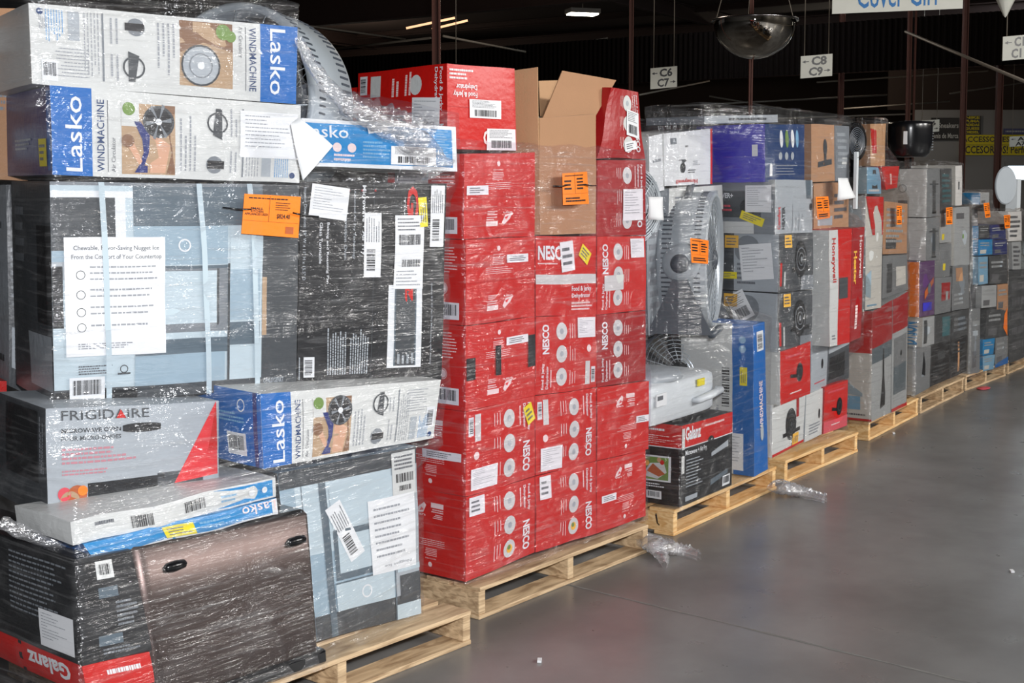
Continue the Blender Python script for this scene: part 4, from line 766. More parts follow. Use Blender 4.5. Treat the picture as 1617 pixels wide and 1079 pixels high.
cart(P5.off(-.02), [(1367, 310), (1395, 311), (1391, 486), (1366, 490)], .28, 5, ('offwhite', 'lgrey'), 'upper vacuum carton with a red corner, in the middle of the fifth load', 'vacuum_carton', lambda f: (f.poly([(0, 1), (1, 1), (1, .66), (.35, .66)], 'red', 2), f.poly([(0, .3), (.3, .35), (.3, .1), (0, .12)], 'bluegrey', 3), f.lines(.1, .02, .8, .05, 1, 'skyprint')), lambda f: (f.poly([(.3, .95), (.9, .9), (1, .3), (.7, .3)], 'bluegrey', 2)))
cart(P5.off(.03), [(1396, 318), (1433, 322), (1432, 400), (1394, 402)], .3, 5, ('brown', 'brown'), 'brown carton seen through film, right of the upper vacuum carton', 'carton', lambda f: (f.lines(.1, .2, .9, .9, 7, 'lgrey'), f.rect(.1, .1, .5, .3, 'dgrey')))
cart(P5.off(.03), [(1394, 404), (1432, 402), (1434, 458), (1393, 472)], .3, 5, ('grey', 'grey'), 'grey carton between the upper and lower vacuum cartons', 'carton', lambda f: (f.rect(.15, .1, .35, .8, 'dgrey'), f.rect(.5, .2, .9, .7, 'offwhite')))
cart(P5.off(.12), [(1374, 196), (1399, 195), (1397, 262), (1375, 262)], .3, 5, ('tan', 'brown'), 'brown carton with a red print on top of the fifth load', 'carton', lambda f: f.poly([(0, .9), (.35, .85), (.35, .3), (.1, .3)], 'red', 2))
cart(P5.off(.08), [(1392, 264), (1420, 262), (1417, 296), (1399, 300)], .2, 5, ('red', 'red'), 'small bright red carton high on the fifth load', 'carton', lambda f: f.lines(.3, .2, .5, .8, 1, 'paleprint', 90))
cart(P5.off(.10), [(1369, 264), (1391, 265), (1391, 306), (1369, 306)], .25, 5, ('skyprint', 'bluegrey'), 'pale blue carton beside the small bright red carton', 'carton', lambda f: (f.poly([(.4, .9), (.6, .9), (.7, .2), (.3, .2)], 'dgrey', 2), f.lines(.1, .05, .9, .2, 1, 'white')))
# black fan with white board, and black bucket
def roundpan(name, c, R, D, ax, label):
    A = Vector(ax).normalized().to_track_quat('Z', 'Y').to_matrix(); root = empty(name, c); tag(root, label, 'fan'); mb = MB(); mb.lathe([(.001, .0), (R * .3, .015), (R * .85, 0), (R, .02), (R * 1.02, 0), (R, -D), (.001, -D)], 'blackplastic', 40, A); mb.build('housing', root)
    mb = MB()
    for k in range(1, 8): r = R * .85 * k / 8; mb.lathe([(r - .003, .02), (r, .024), (r + .003, .02)], 'dgreyplastic', 36, A)
    mb.build('grille', root); mb = MB(); mb.tube([(0, 0, -R), (0, 0, -R - .25)], .03, 'blackplastic', 12); mb.build('neck', root)
roundpan('desk_fan', at_depth(1349, 224, 8.75), .125, .06, -FWD.to_3d() * .7 + RGT.to_3d() * .7, 'black round fan on top of the fifth load, beside the brown carton')
u, z = P5.uz(1353, 330); u1, z1 = P5.uz(1354, 240); l0 = P5.xy(u); mb = MB(); mb.box((0, .01, (z1 - z) / 2), (.036, .02, z1 - z), 'whiteplastic'); mb.box((0, -.0012, z1 - z - .035), (.012, .002, .006), 'ink'); o = mb.build('white_board', None, (l0.x, l0.y, z), P5.yaw); o.modifiers.new('b', 'BEVEL').width = .002
tag(o, 'upright narrow white board standing in front of the black round fan', 'board')
def bucket():
    c = at_depth(1437, 248, 9.35); root = empty('black_bowl', c); tag(root, 'glossy black tub-shaped appliance on top of the sixth load', 'appliance'); R = .15
    mb = MB(); mb.lathe([(.001, 0), (R * .72, 0), (R * .88, .03), (R * .99, .10), (R * 1.0, .19), (R * 1.02, .225), (R * .98, .245), (R * .5, .252), (.001, .254)], 'blackplastic', 56); mb.build('body', root)
    mb = MB(); d = RGT.to_3d()
    for k in range(26): q = AZ - 1.9 + (k // 9) * .14; zz = .05 + (k % 9) * .019; mb.box((R * 1.0 * math.cos(q), R * 1.0 * math.sin(q), zz), (.006, .006, .006), 'lgrey')
    mb.build('vent', root)
    mb = MB(); q = AZ + math.pi / 2 + 1.05; mb.box((R * .99 * math.cos(q), R * .99 * math.sin(q), .13), (.012, .025, .09), 'paper', Matrix.Rotation(q, 3, 'Z')); mb.build('label', root); return c
bucket()
# ================================================================== LOAD 6
P6 = p6
def tower(f): f.rect(.4, .1, .65, .75, 'dgrey'); f.rect(.2, .66, .85, .69, 'dgrey'); f.rect(.38, .06, .68, .1, 'black', 3)
def whiteL(f): f.ring(.5, .6, .03, .004, 'grey'); f.rect(.4, .25, .6, .35, 'midink'); f.lines(.2, .04, .8, .12, 1, 'fadedink')
spec = [([(1463, 267), (1484, 266), (1484, 341), (1463, 343)], ('grey', 'white'), 'upper grey tower fan carton with white side, top of the sixth load', tower, whiteL),
    ([(1463, 345), (1484, 343), (1483, 410), (1462, 412)], ('grey', 'white'), 'lower grey tower fan carton, directly under its twin in the sixth load', tower, whiteL),
    ([(1485, 266), (1503, 266), (1503, 334), (1485, 336)], ('dgrey', 'dgrey'), 'dark carton beside the upper tower fan carton', lambda f: f.lines(.1, .2, .9, .9, 6, 'teal'), None),
    ([(1486, 337), (1503, 335), (1502, 382), (1485, 384)], ('lgrey', 'offwhite'), 'pale carton behind the orange tag of the sixth load', lambda f: f.rect(.1, .1, .3, .3, 'yellow'), None),
    ([(1485, 385), (1503, 384), (1502, 436), (1484, 438)], ('grey', 'lgrey'), 'grey carton with a yellow mark, right of the lower tower fan carton', lambda f: f.rect(.2, .2, .4, .4, 'yellow'), None),
    ([(1452, 414), (1476, 411), (1475, 497), (1451, 501)], ('violet', 'orange'), 'purple and orange carton in the middle of the sixth load', lambda f: (f.disc(.6, .5, .04, 'midink', 3), f.poly([(.3, .3), (.9, .6), (.9, .7), (.3, .45)], 'rust', 3), f.rect(.2, .1, .8, .25, 'purple', 3)), lambda f: (f.rect(0, 0, .45, 1, 'offwhite'), f.rect(.35, .6, .6, .95, 'dgrey', 3))),
    ([(1477, 439), (1503, 437), (1501, 492), (1476, 497)], ('grey', 'grey'), 'grey carton with a dark red picture, right of the purple and orange carton', lambda f: (f.rect(.35, .35, .9, .85, 'dred'), f.rect(.6, .35, .75, .6, 'lgrey', 3)), None),
    ([(1457, 502), (1476, 499), (1475, 543), (1456, 549)], ('lgrey', 'offwhite'), 'white carton with upright blue lettering, under the purple and orange carton', lambda f: f.rect(.1, .1, .35, .9, 'dgrey'), lambda f: f.text('DYSON', .5, .08, .9, .85, 'bluelight', 90)),
    ([(1477, 499), (1503, 494), (1501, 537), (1476, 543)], ('dgrey', 'grey'), 'dark grey carton right of the white carton with blue lettering', lambda f: f.rect(.4, .2, .9, .9, 'teal'), None),
    ([(1446, 551), (1470, 545), (1468, 612), (1445, 625)], ('grey', 'lgrey'), 'grey carton at the bottom left corner of the sixth load', lambda f: f.poly([(.4, .4), (.5, .9), (.6, .6), (.6, .35)], 'black', 3), lambda f: (f.disc(.6, .3, .02, 'rust'), f.disc(.6, .15, .018, 'dred'))),
    ([(1471, 545), (1500, 538), (1499, 598), (1469, 611)], ('black', 'dgrey'), 'black carton in the bottom row of the sixth load, left one', lambda f: (f.lines(.1, .1, .9, .5, 4, 'dgrey'), f.rect(.3, .6, .7, .8, 'dgrey')), None),
    ([(1501, 537), (1528, 530), (1526, 586), (1500, 598)], ('black', 'dgrey'), 'black carton in the bottom row of the sixth load, right one', lambda f: (f.rect(.4, .1, .5, .9, 'brown'), f.lines(.1, .6, .9, .9, 3, 'dgrey')), None),
    ([(1504, 492), (1530, 488), (1528, 529), (1502, 536)], ('dgrey', 'dgrey'), 'dark carton above the right black carton of the sixth load', lambda f: f.lines(.1, .2, .9, .8, 3, 'grey'), None),
    ([(1504, 420), (1529, 418), (1530, 487), (1503, 491)], ('grey', 'dgrey'), 'large grey carton half way up the right side of the sixth load', lambda f: (f.rect(.2, .65, .6, .95, 'brown'), f.lines(.1, .1, .8, .4, 3, 'lgrey')), None),
    ([(1509, 262), (1519, 261), (1519, 324), (1508, 325)], ('white', 'offwhite'), 'narrow white carton standing upright at the top right of the sixth load', lambda f: f.rect(.3, .4, .5, .6, 'midink'), None),
    ([(1508, 328), (1531, 326), (1531, 418), (1506, 420)], ('lgrey', 'offwhite'), 'pale carton wrapped in shiny film under the narrow white carton', lambda f: (f.rect(.1, .8, .6, .9, 'midink'), f.disc(.5, .5, .02, 'greenprint', 3)), None)]
for k, (q, ms, lb, fr, lf) in enumerate(spec): cart(P6.off(.02 if k in (2, 3, 4) else .0), q, .35, 6, ms, lb, 'carton', fr, lf)
# ================================================================== LOAD 7, 8
P7 = p7
spec = [([(1548, 305), (1562, 304), (1562, 322), (1548, 323)], ('lgrey', 'bluelight'), 'small carton with blue end, highest of the blue cartons in the seventh load'),
    ([(1545, 357), (1562, 356), (1562, 376), (1545, 377)], ('dgrey', 'bluelight'), 'small blue ended carton under the orange tag of the seventh load'),
    ([(1564, 356), (1588, 354), (1588, 377), (1564, 379)], ('navy', 'navy'), 'small dark navy carton right of the blue ended cartons'),
    ([(1545, 379), (1567, 378), (1567, 402), (1545, 404)], ('bluelight', 'bluelight'), 'bright blue carton below the small blue ended carton'),
    ([(1568, 380), (1590, 378), (1590, 401), (1568, 403)], ('navy', 'dgrey'), 'dark blue carton, right neighbour of the bright blue carton'),
    ([(1545, 406), (1560, 405), (1560, 448), (1545, 450)], ('skyprint', 'skyprint'), 'pale blue carton half way up the seventh load'),
    ([(1562, 405), (1590, 403), (1590, 447), (1562, 449)], ('dgrey', 'black'), 'dark carton with faint printing, right of the pale blue carton'),
    ([(1550, 452), (1574, 450), (1573, 484), (1550, 487)], ('lgrey', 'lgrey'), 'pale grey-green carton in the middle of the seventh load'),
    ([(1575, 450), (1592, 448), (1592, 490), (1574, 492)], ('brown', 'dgrey'), 'brown carton right of the pale grey-green carton'),
    ([(1534, 488), (1548, 487), (1547, 588), (1533, 592)], ('grey', 'lgrey'), 'tall narrow grey carton at the left edge of the seventh load'),
    ([(1558, 489), (1590, 486), (1590, 530), (1556, 536)], ('dgrey', 'dgrey'), 'dark carton with an orange corner in the seventh load'),
    ([(1552, 537), (1571, 534), (1569, 559), (1552, 562)], ('bluelight', 'bluelight'), 'blue and white carton on the paler blue one at the bottom of the seventh load'),
    ([(1552, 563), (1571, 560), (1569, 583), (1552, 587)], ('skyprint', 'bluelight'), 'paler blue and white carton in the bottom row of the seventh load'),
    ([(1572, 534), (1592, 530), (1591, 574), (1571, 581)], ('grey', 'dgrey'), 'grey carton with a blue bottom edge at the bottom right of the seventh load'),
    ([(1533, 330), (1544, 330), (1544, 486), (1533, 487)], ('dgrey', 'grey'), 'tall dark carton between the sixth and seventh loads')]
for k, (q, ms, lb) in enumerate(spec):
    def fr(f, k=k):
        f.lines(.1, .55, .9, .85, 2, 'lgrey'); f.rect(.1, .1, .5, .35, 'offwhite' if k in (3, 11, 12, 5) else 'midink')
        if k == 10: f.poly([(1, 1), (1, 0), (.8, .3), (.85, .75)], 'orange', 3)
        if k == 13: f.poly([(0, .0), (1, .0), (1, .25), (0, .12)], 'blue', 3)
    cart(P7.off(.0 if k != 14 else .05), q, .3, 7, ms, lb, 'carton', fr)
P8 = p8
for q, ms, lb in (([(1593, 335), (1613, 334), (1613, 380), (1592, 381)], ('white', 'white'), 'white carton at the right edge of the picture under the white disc'),
    ([(1598, 383), (1612, 382), (1612, 425), (1599, 426)], ('lgrey', 'lgrey'), 'small pale carton under the white carton at the right edge'),
    ([(1593, 428), (1630, 424), (1630, 560), (1593, 574)], ('dgrey', 'dgrey'), 'large dark carton at the right edge of the row')):
    cart(P8, q, .35, 8, ms, lb, 'carton', lambda f: f.lines(.1, .1, .9, .9, 5, 'midink'))
mb = MB(); A = (-FWD.to_3d() * .9 + RGT.to_3d() * .4).normalized().to_track_quat('Z', 'Y').to_matrix(); mb.lathe([(.001, .012), (.118, .01), (.125, 0), (.118, -.012), (.001, -.012)], 'lgrey', 40, A); mb.sm = [False] * len(mb.sm); o = mb.build('oval_disc', None, at_depth(1588, 293, 11.7)); o.scale = (1, 1, 1.35); tag(o, 'plain oval white disc standing on top of the farthest load', 'disc')
mb = MB(); mb.box((0, 0, 0), (.13, .1, .34), 'whiteplastic'); o = mb.build('white_carton', None, at_depth(1600, 312, 12.2), p8.yaw); tag(o, 'white upright carton behind the oval disc at the right edge', 'carton')
# ================================================================== stretch wrap
def hull(pts):
    pts = sorted(set((round(p[0], 4), round(p[1], 4)) for p in pts))
    if len(pts) < 3: return pts
    def half(ps):
        h = []
        for p in ps:
            while len(h) >= 2 and (h[-1][0] - h[-2][0]) * (p[1] - h[-2][1]) - (h[-1][1] - h[-2][1]) * (p[0] - h[-2][0]) <= 0: h.pop()
            h.append(p)
        return h[:-1]
    return half(pts) + half(pts[::-1])
def wrap(load, mname, label, zlo=None, zhi=None, off=.014, amp=.004, extra=(), topfade=.1, n=260, dz=.035, gather=0):
    B = LOAD[load] + list(extra); allp = [p for b in B for p in b[2]]
    cx = (min(p.x for p in allp) + max(p.x for p in allp)) / 2; cy = (min(p.y for p in allp) + max(p.y for p in allp)) / 2
    z0 = min(b[0] for b in B) - .01 if zlo is None else zlo; z1 = max(b[1] for b in B) + .012 if zhi is None else zhi
    K = int((z1 - z0) / dz) + 1; R = []
    for k in range(K + 1):
        z = z0 + (z1 - z0) * k / K
        ps = [(p.x - cx, p.y - cy) for b in B if b[0] - .05 <= z <= b[1] + .05 for p in b[2]]
        if not ps: R.append(R[-1] if R else [.5] * n); continue
        ps += [(x * .2, y * .2) for x, y in ps[:3]]; ps += [(-.12, -.12), (.12, -.12), (0, .15)]
        h = hull(ps); row = []
        for i in range(n):
            q = 2 * math.pi * i / n; dx, dy = math.cos(q), math.sin(q); best = 0
            for a in range(len(h)):
                x1, y1 = h[a]; x2, y2 = h[(a + 1) % len(h)]; ex, ey = x2 - x1, y2 - y1; den = dx * ey - dy * ex
                if abs(den) < 1e-9: continue
                t = (x1 * ey - y1 * ex) / den; s = (x1 * dy - y1 * dx) / den
                if t > best and -.001 <= s <= 1.001: best = t
            row.append(best)
        R.append(row)
    R2_ = []
    for k in range(K + 1):
        row = []
        for i in range(n):
            mx = max(R[min(K, max(0, k + d))][i] for d in (-1, 0, 1)); av = sum(R[min(K, max(0, k + d))][i] for d in (-3, -2, -1, 0, 1, 2, 3)) / 7; row.append(max(mx, av))
        R2_.append(row)
    R3 = [[sum(R2_[min(K, max(0, k + d))][i] for d in (-1, 0, 1)) / 3 for i in range(n)] for k in range(K + 1)]
    R3 = [[max(R3[k][i], R[k][i]) for i in range(n)] for k in range(K + 1)]
    mb = MB(); vs = []; sd = load * 7.3
    rows = [(k, 1, 0) for k in range(K + 1)] + [(K, .93, .012), (K, .84, .014), (K, .74, .008)]
    for k, sc, up in rows:
        z = z0 + (z1 - z0) * k / K + up
        for i in range(n):
            q = 2 * math.pi * i / n; nv = noise.noise(Vector((math.cos(q) * 9, math.sin(q) * 9, z * 9 + sd))); n2 = noise.noise(Vector((math.cos(q) * 3, math.sin(q) * 3, z * 26 + sd + i * .05)))
            r = (R3[k][i] + off + amp * (nv + n2)) * sc
            zz = z + (.012 * noise.noise(Vector((q * 6, sd, 1))) if k in (0, K) else 0)
            vs.append((r * math.cos(q), r * math.sin(q), zz))
    N = len(rows); mb.add(vs, [(j * n + i, j * n + (i + 1) % n, (j + 1) * n + (i + 1) % n, (j + 1) * n + i) for j in range(N - 1) for i in range(n)], mname, True)
    o = mb.build('stretch_wrap', None, (cx, cy, 0)); tag(o, label, 'plastic wrap', 'stretch wraps around the loads'); return o
wrap(1, 'filmheavy', 'clear stretch wrap around the nearest load of grey and black appliance cartons', amp=.006)
wrap(2, 'filmred', 'clear stretch wrap around the stack of red cartons', zhi=1.86, amp=.003)
wrap(3, 'film', 'clear stretch wrap around the load of fans', amp=.005)
wrap(4, 'film', 'clear stretch wrap around the load with the purple and navy carton')
wrap(5, 'filmdim', 'clear stretch wrap around the load of vacuum cartons', amp=.006)
wrap(6, 'filmdim', 'clear stretch wrap around the load topped by the black tub-shaped appliance')
wrap(7, 'filmdim', 'clear stretch wrap around the load of small blue cartons')
wrap(8, 'filmdim', 'clear stretch wrap around the farthest load at the right edge')
# loose film ropes and scraps
def rope(pts, wd, label, name='loose_wrap', seed=0, m='filmloose', thick=.02, up=(0, 0, 1)):
    pts = [Vector(p) for p in pts]; N = 60; K = 12; vs = []; rnd = random.Random(seed)
    def bez(t):
        x = t * (len(pts) - 1); i = min(int(x), len(pts) - 2); f = x - i; a = pts[max(i - 1, 0)]; b = pts[i]; c = pts[i + 1]; d = pts[min(i + 2, len(pts) - 1)]
        return .5 * (2 * b + (c - a) * f + (2 * a - 5 * b + 4 * c - d) * f * f + (3 * b - a - 3 * c + d) * f ** 3)
    for j in range(N + 1):
        t = j / N; p = bez(t); tg = (bez(min(1, t + .01)) - bez(max(0, t - .01))).normalized(); sd = tg.cross(Vector(up)).normalized(); nn = sd.cross(tg)
        w_ = (wd[0] * (1 - t) + wd[-1] * t) if len(wd) == 2 else wd[min(int(t * len(wd)), len(wd) - 1)]
        for k in range(K):
            a = 2 * math.pi * k / K; q = noise.noise(Vector((t * 14 + seed, k * .9, seed))); r2 = noise.noise(Vector((t * 40, k * 2.1, seed + 4)))
            v = p + sd * math.cos(a) * w_ * (1 + .6 * q) + nn * math.sin(a) * thick * (1 + .8 * r2); vs.append(v)
    mb = MB(); mb.add(vs, [(j * K + k, j * K + (k + 1) % K, (j + 1) * K + (k + 1) % K, (j + 1) * K + k) for j in range(N) for k in range(K)], m, True)
    o = mb.build(name); tag(o, label, 'plastic wrap'); return o
rope([at_depth(*q) for q in ((470, 60, 4.25), (505, 120, 4.3), (560, 175, 4.35), (625, 205, 4.42), (668, 235, 4.5), (690, 272, 4.55))], (.012, .06), 'twisted rope of clear film draped across the sky-blue carton', seed=3, thick=.025, up=FWD.to_3d())
rope([at_depth(*q) for q in ((540, 160, 4.5), (590, 180, 4.5), (640, 200, 4.5), (680, 222, 4.52))], (.04, .05), 'bunched clear film lying on the far end of the sky-blue carton', seed=8, thick=.03, up=FWD.to_3d())
rope([at_depth(*q) for q in ((0, 825, 3.62), (60, 850, 3.66), (110, 868, 3.7), (160, 884, 3.74), (230, 880, 3.8), (330, 850, 4.0))], (.02, .012), 'gathered clear film rope below the flat blue carton', seed=5, thick=.012, up=FWD.to_3d())
def fpt(x, y, z): a = floor_at(x, y, z); return (a.x, a.y, z)
rope([fpt(1022, 853, .05), fpt(1040, 862, .05), fpt(1060, 866, .03), fpt(1085, 872, .016), fpt(1104, 881, .012)], (.07, .012), 'scrap of clear film on the floor by the corner of the red stack pallet', 'film_scrap', 11, 'filmscrap', .03)
rope([fpt(1030, 862, .04), fpt(1045, 878, .02), fpt(1050, 893, .012)], (.05, .01), 'short tail of clear film on the floor nearest the red stack pallet', 'film_scrap', 15, 'filmscrap', .02)
rope([fpt(1226, 768, .05), fpt(1245, 772, .05), fpt(1262, 776, .03), fpt(1282, 784, .014), fpt(1304, 791, .011)], (.08, .01), 'scrap of clear film on the floor by the orange-toned pallet', 'film_scrap', 21, 'filmscrap', .032)
for (x, y, lb) in ((852, 1043, 'small pale chip of debris on the floor in the foreground'), (1598, 902, 'small white chip of debris on the floor at the right edge'), (1411, 684, 'tiny pale speck of debris beside the vacuum load pallet')):
    mb = MB(); p = fpt(x, y, .005); mb.box((0, 0, 0), (.03, .015, .008), 'paper', Matrix.Rotation(.5, 3, 'Z')); o = mb.build('debris_chip', None, p); tag(o, lb, 'debris')
p = fpt(1553, 613, .006); mb = MB(); mb.lathe([(.001, .004), (.09, .003), (.1, 0), (.001, -.004)], 'pink', 24); o = mb.build('plastic_scrap', None, p); o.scale.y = .5; tag(o, 'flat pink scrap lying on the floor beside the seventh load', 'scrap')
mb = MB(); pts = [fpt(*q) for q in ((1036, 812, .12), (1038, 826, .06), (1046, 835, .02), (1056, 842, .006))]; mb.tube(pts, .0035, 'blackplastic', 6); tag(mb.build('cable_tie'), 'thin black cable end hanging from the fan load pallet', 'cable')
# orange tags
def otag(pl, q, label, big=False, string=True):
    uz = [pl.uz(*p) for p in q]; u0, z0 = uz[3]; loc = pl.xy(u0); root = empty('price_tag', (loc.x, loc.y, z0), pl.yaw); tag(root, label, 'tag', 'orange price tags on the loads')
    P4_ = [Vector((a - u0, b - z0)) for a, b in uz]; TL, TR, BR, BL = P4_; W = (TR - TL).length; H = (TL - BL).length
    def fn(a, b, off): p = (BL * (1 - a) + BR * a) * (1 - b) + (TL * (1 - a) + TR * a) * b; return Vector((p.x, -off - .006 * math.sin(a * 3.1), p.y))
    mb = MB(); f = Face(mb, fn, W, H); f.rect(0, 0, 1, 1, 'orange', 0)
    f.lines(.08, .88, .9, .94, 1, 'ink', 0, 1, .5); f.rect(.44, .34, .445, .98, 'ink', 1); f.rect(.02, .34, .98, .345, 'ink', 1)
    if big:
        f.text('SMALL', .12, .62, .34, .68, 'ink', 0, True, 1); f.text('KITCHEN', .13, .55, .34, .61, 'ink', 0, True, 1); f.text('APPLIANCES USED', .03, .48, .42, .54, 'ink', 0, True, 1); f.text('$824.40', .58, .42, .82, .55, 'ink', 0, True, 1); f.lines(.55, .62, .9, .84, 4, 'ink', 0, 1, .35)
        f.rect(.75, .08, .9, .25, 'rust', 1)
    else: f.lines(.06, .45, .4, .8, 3, 'ink', 0, 1, .5); f.lines(.52, .45, .92, .85, 4, 'ink', 0, 1, .5); f.lines(.1, .08, .9, .25, 2, 'ink', 0, 1, .6)
    o = mb.build('card', root); s = o.modifiers.new('s', 'SOLIDIFY'); s.thickness = .0005; s.offset = -1
    if string:
        mb = MB(); mb.tube([fn(-.35, .62, .004), fn(-.1, .60, .01), fn(.12, .62, .008)], .0028, 'blackplastic', 6); mb.tube([fn(.85, .6, .008), fn(1.05, .56, .012), fn(1.35, .55, .004)], .0028, 'blackplastic', 6); mb.build('tie', root)
otag(U1.off(-.04), [(386, 306), (475, 311), (471, 376), (381, 369)], 'large orange price tag at the joint of the grey and black appliance cartons', True)
otag(R2.off(-.05), [(888, 274), (927, 271), (930, 322), (889, 324)], 'orange price tag on the open brown carton of the red stack')
otag(p3.off(-.03), [(1090, 376), (1119, 380), (1118, 417), (1092, 415)], 'orange price tag on the big grey drum fan', string=False)
otag(P4.off(-.05), [(1288, 311), (1308, 310), (1311, 344), (1291, 347)], 'orange price tag at the upper middle of the fourth load', string=False)
otag(P5.off(-.02), [(1416, 325), (1424, 325), (1424, 354), (1416, 355)], 'dim orange price tag seen through film on the vacuum load', string=False)
otag(P6.off(-.04), [(1494, 328), (1504, 327), (1504, 354), (1494, 355)], 'orange price tag on the load of tower fan cartons', string=False)
otag(P7.off(-.06), [(1553, 321), (1562, 320), (1564, 343), (1556, 344)], 'orange price tag above the small blue cartons', string=False)
otag(P8.off(-.04), [(1585, 340), (1595, 339), (1595, 360), (1587, 361)], 'orange price tag at the farthest load below the white disc', string=False)
sheet('paper_label', [at_depth(1322, 317, 8.0), at_depth(1351, 312, 8.1), at_depth(1341, 281, 8.1), at_depth(1321, 281, 8.0)], 'white paper square hanging at the upper right of the load with the purple carton')
# ================================================================== hall
ZR = 6.6
def st(o): o['kind'] = 'structure'; return o
mb = MB(); mb.box((38, 22, ZR + .05), (120, 110, .1), 'roofdark'); st(mb.build('ceiling'))
k = 0
def girder(p0, p1, h=.5, wd=.18, m='beam'):
    global k
    k += 1; a, b = Vector(p0), Vector(p1); d = (b - a); L = d.length; y = math.atan2(d.y, d.x); mb = MB()
    mb.box((L / 2, 0, h / 2 - .015), (L, wd, .03), m); mb.box((L / 2, 0, -h / 2 + .015), (L, wd, .03), m); mb.box((L / 2, 0, 0), (L, .02, h), m)
    o = mb.build('beam', None, (a.x, a.y, a.z), y); o['kind'] = 'structure'; return o
for x in (14, 24, 34, 44, 56, 70): girder((x, -10, ZR - .75), (x, 60, ZR - .75), .7, .22)
for y in (4, 16, 28, 40, 52): girder((6, y, ZR - .25), (85, y, ZR - .25), .4, .16)
for i in range(18): x = 10 + i * 3.3; girder((x, -10, ZR - .1), (x, 60, ZR - .1), .18, .1)
# corrugated fascia
mb = MB(); vs = []; N = 1700; y0, y1 = -6, 46; x = 27
for i in range(N + 1):
    y = y0 + (y1 - y0) * i / N; dx = .02 if i % 4 < 2 else -.03; vs += [(dx, y, 0), (dx, y, 1.05)]
mb.add(vs, [(2 * i, 2 * i + 2, 2 * i + 3, 2 * i + 1) for i in range(N)], 'fascia' if 'fascia' in M else 'beam'); mb.box((.1, 20, .52), (.08, 52, 1.0), 'beam'); st(mb.build('trim_2', None, (x, 0, 4.05)))
# columns
def column(px, D, wpx, label=None):
    a = at_depth(px, 293, D); w_ = wpx * D / FPX; mb = MB(); mb.box((0, 0, ZR / 2), (w_, .02, ZR), 'column'); 
    for s in (-1, 1): mb.box((s * (w_ / 2 - .01), 0, ZR / 2), (.02, w_, ZR), 'column')
    o = mb.build('column', None, (a.x, a.y, 0), AZ - math.pi / 2); o['kind'] = 'structure'
for px, D, wp in ((690, 16, 13), (995, 24, 7), (1183, 17, 6), (1325, 30, 8), (1431, 26, 6), (1440, 26, 3), (1518, 24, 8), (1574, 27, 9)): column(px, D, wp)
# back walls
def wallseg(name, px0, px1, D, z0, z1, m, D1=None, th=.12):
    a = at_depth(px0, 293, D).to_2d(); b = at_depth(px1, 293, D1 or D).to_2d(); d = b - a; L = d.length; mb = MB(); mb.box((L / 2, th / 2, (z1 - z0) / 2), (L, th, z1 - z0), m)
    o = mb.build(name, None, (a.x, a.y, z0), math.atan2(d.y, d.x)); o['kind'] = 'structure'; return o, a, b
mat('walldark', s2l(48, 36, 30), rough=.9)
wallseg('wall_back', -900, 1460, 52, 0, ZR, 'walldark'); wallseg('wall_right', 1440, 2100, 44, 0, 4.2, 'wallgrey'); wallseg('trim_3', 1400, 2100, 44, 4.2, ZR, 'walldark')
WD = at_depth(1660, 293, 40); 
def flat(name, px0, py0, px1, py1, D, m, label, cat, th=.03, draw=None, skew=0, kind=None):
    a = at_depth(px0, py1, D); b = at_depth(px1, py1, D); t = at_depth(px0, py0, D); W = (b - a).length; H = t.z - a.z
    mb = MB(); y = AZ - math.pi / 2
    fn = lambda s, v, off: Vector((s * W, -off, v * H + s * skew))
    vs = [fn(0, 0, 0), fn(1, 0, 0), fn(1, 1, 0), fn(0, 1, 0)]; vs += [v + Vector((0, th, 0)) for v in vs]
    mb.add(vs, [(0, 1, 2, 3), (5, 4, 7, 6), (0, 4, 5, 1), (3, 2, 6, 7), (0, 3, 7, 4), (1, 5, 6, 2)], m)
    f = Face(mb, fn, W, H)
    if draw: draw(f)
    o = mb.build(name, None, a, y)
    if kind: o['kind'] = kind
    else: tag(o, label, cat, {'aisle_sign': 'hanging aisle signs', 'banner': 'banners in the hall'}.get(name))
    return o, W, H
def wires(o, W, H, n=2, top=None):
    for i in range(n):
        mb = MB(); x = W * (.12 + .76 * i); z = (top or ZR) - o.location.z; mb.tube([(x, .015, H - .01), (x, .015, z)], .006, 'pipe', 5); mb.build('hanging_wire', o)
sw = (112, 62)
def aisle(px0, py0, px1, py1, D, t1, t2, label, arrows=True):
    def draw(f):
        f.text(t1, .34, .54, .82, .94, 'ink'); f.text(t2, .26, .06, .70, .46, 'ink')
        if arrows:
            f.rect(.13, .71, .26, .75, 'ink', 2); f.poly([(.05, .73), (.15, .80), (.15, .66)], 'ink', 3); f.rect(.74, .25, .87, .29, 'ink', 2); f.poly([(.95, .27), (.85, .34), (.85, .20)], 'ink', 3)
    o, W, H = flat('aisle_sign', px0, py0, px1, py1, D, 'signwhite', label, 'sign', .02, draw, skew=.035)
    wires(o, W, H)
aisle(1027, 108, 1069, 141, 20, 'C6', 'C7', 'white hanging aisle sign reading C6 C7')
aisle(1264, 89, 1314, 124, 17.5, 'C8', 'C9', 'white hanging aisle sign reading C8 C9')
aisle(1583, 58, 1636, 96, 16, 'C10', 'C11', 'white hanging aisle sign cut off by the right edge of the picture')
aisle(1452, 191, 1483, 210, 30, 'B6', 'B7', 'small distant aisle sign behind the black tub-shaped appliance')
aisle(1594, 216, 1630, 232, 36, 'A6', 'A7', 'small distant aisle sign reading A6 A7 at the right edge')
def dcover(f): f.text('Cover Girl', .19, .12, .8, .9, 'bannerblue', 0, False)
o, W, H = flat('banner', 1314, -34, 1520, 22, 15, 'signwhite', 'white hanging banner with blue lettering at the top edge', 'banner', .01, dcover, skew=.06); wires(o, W, H)
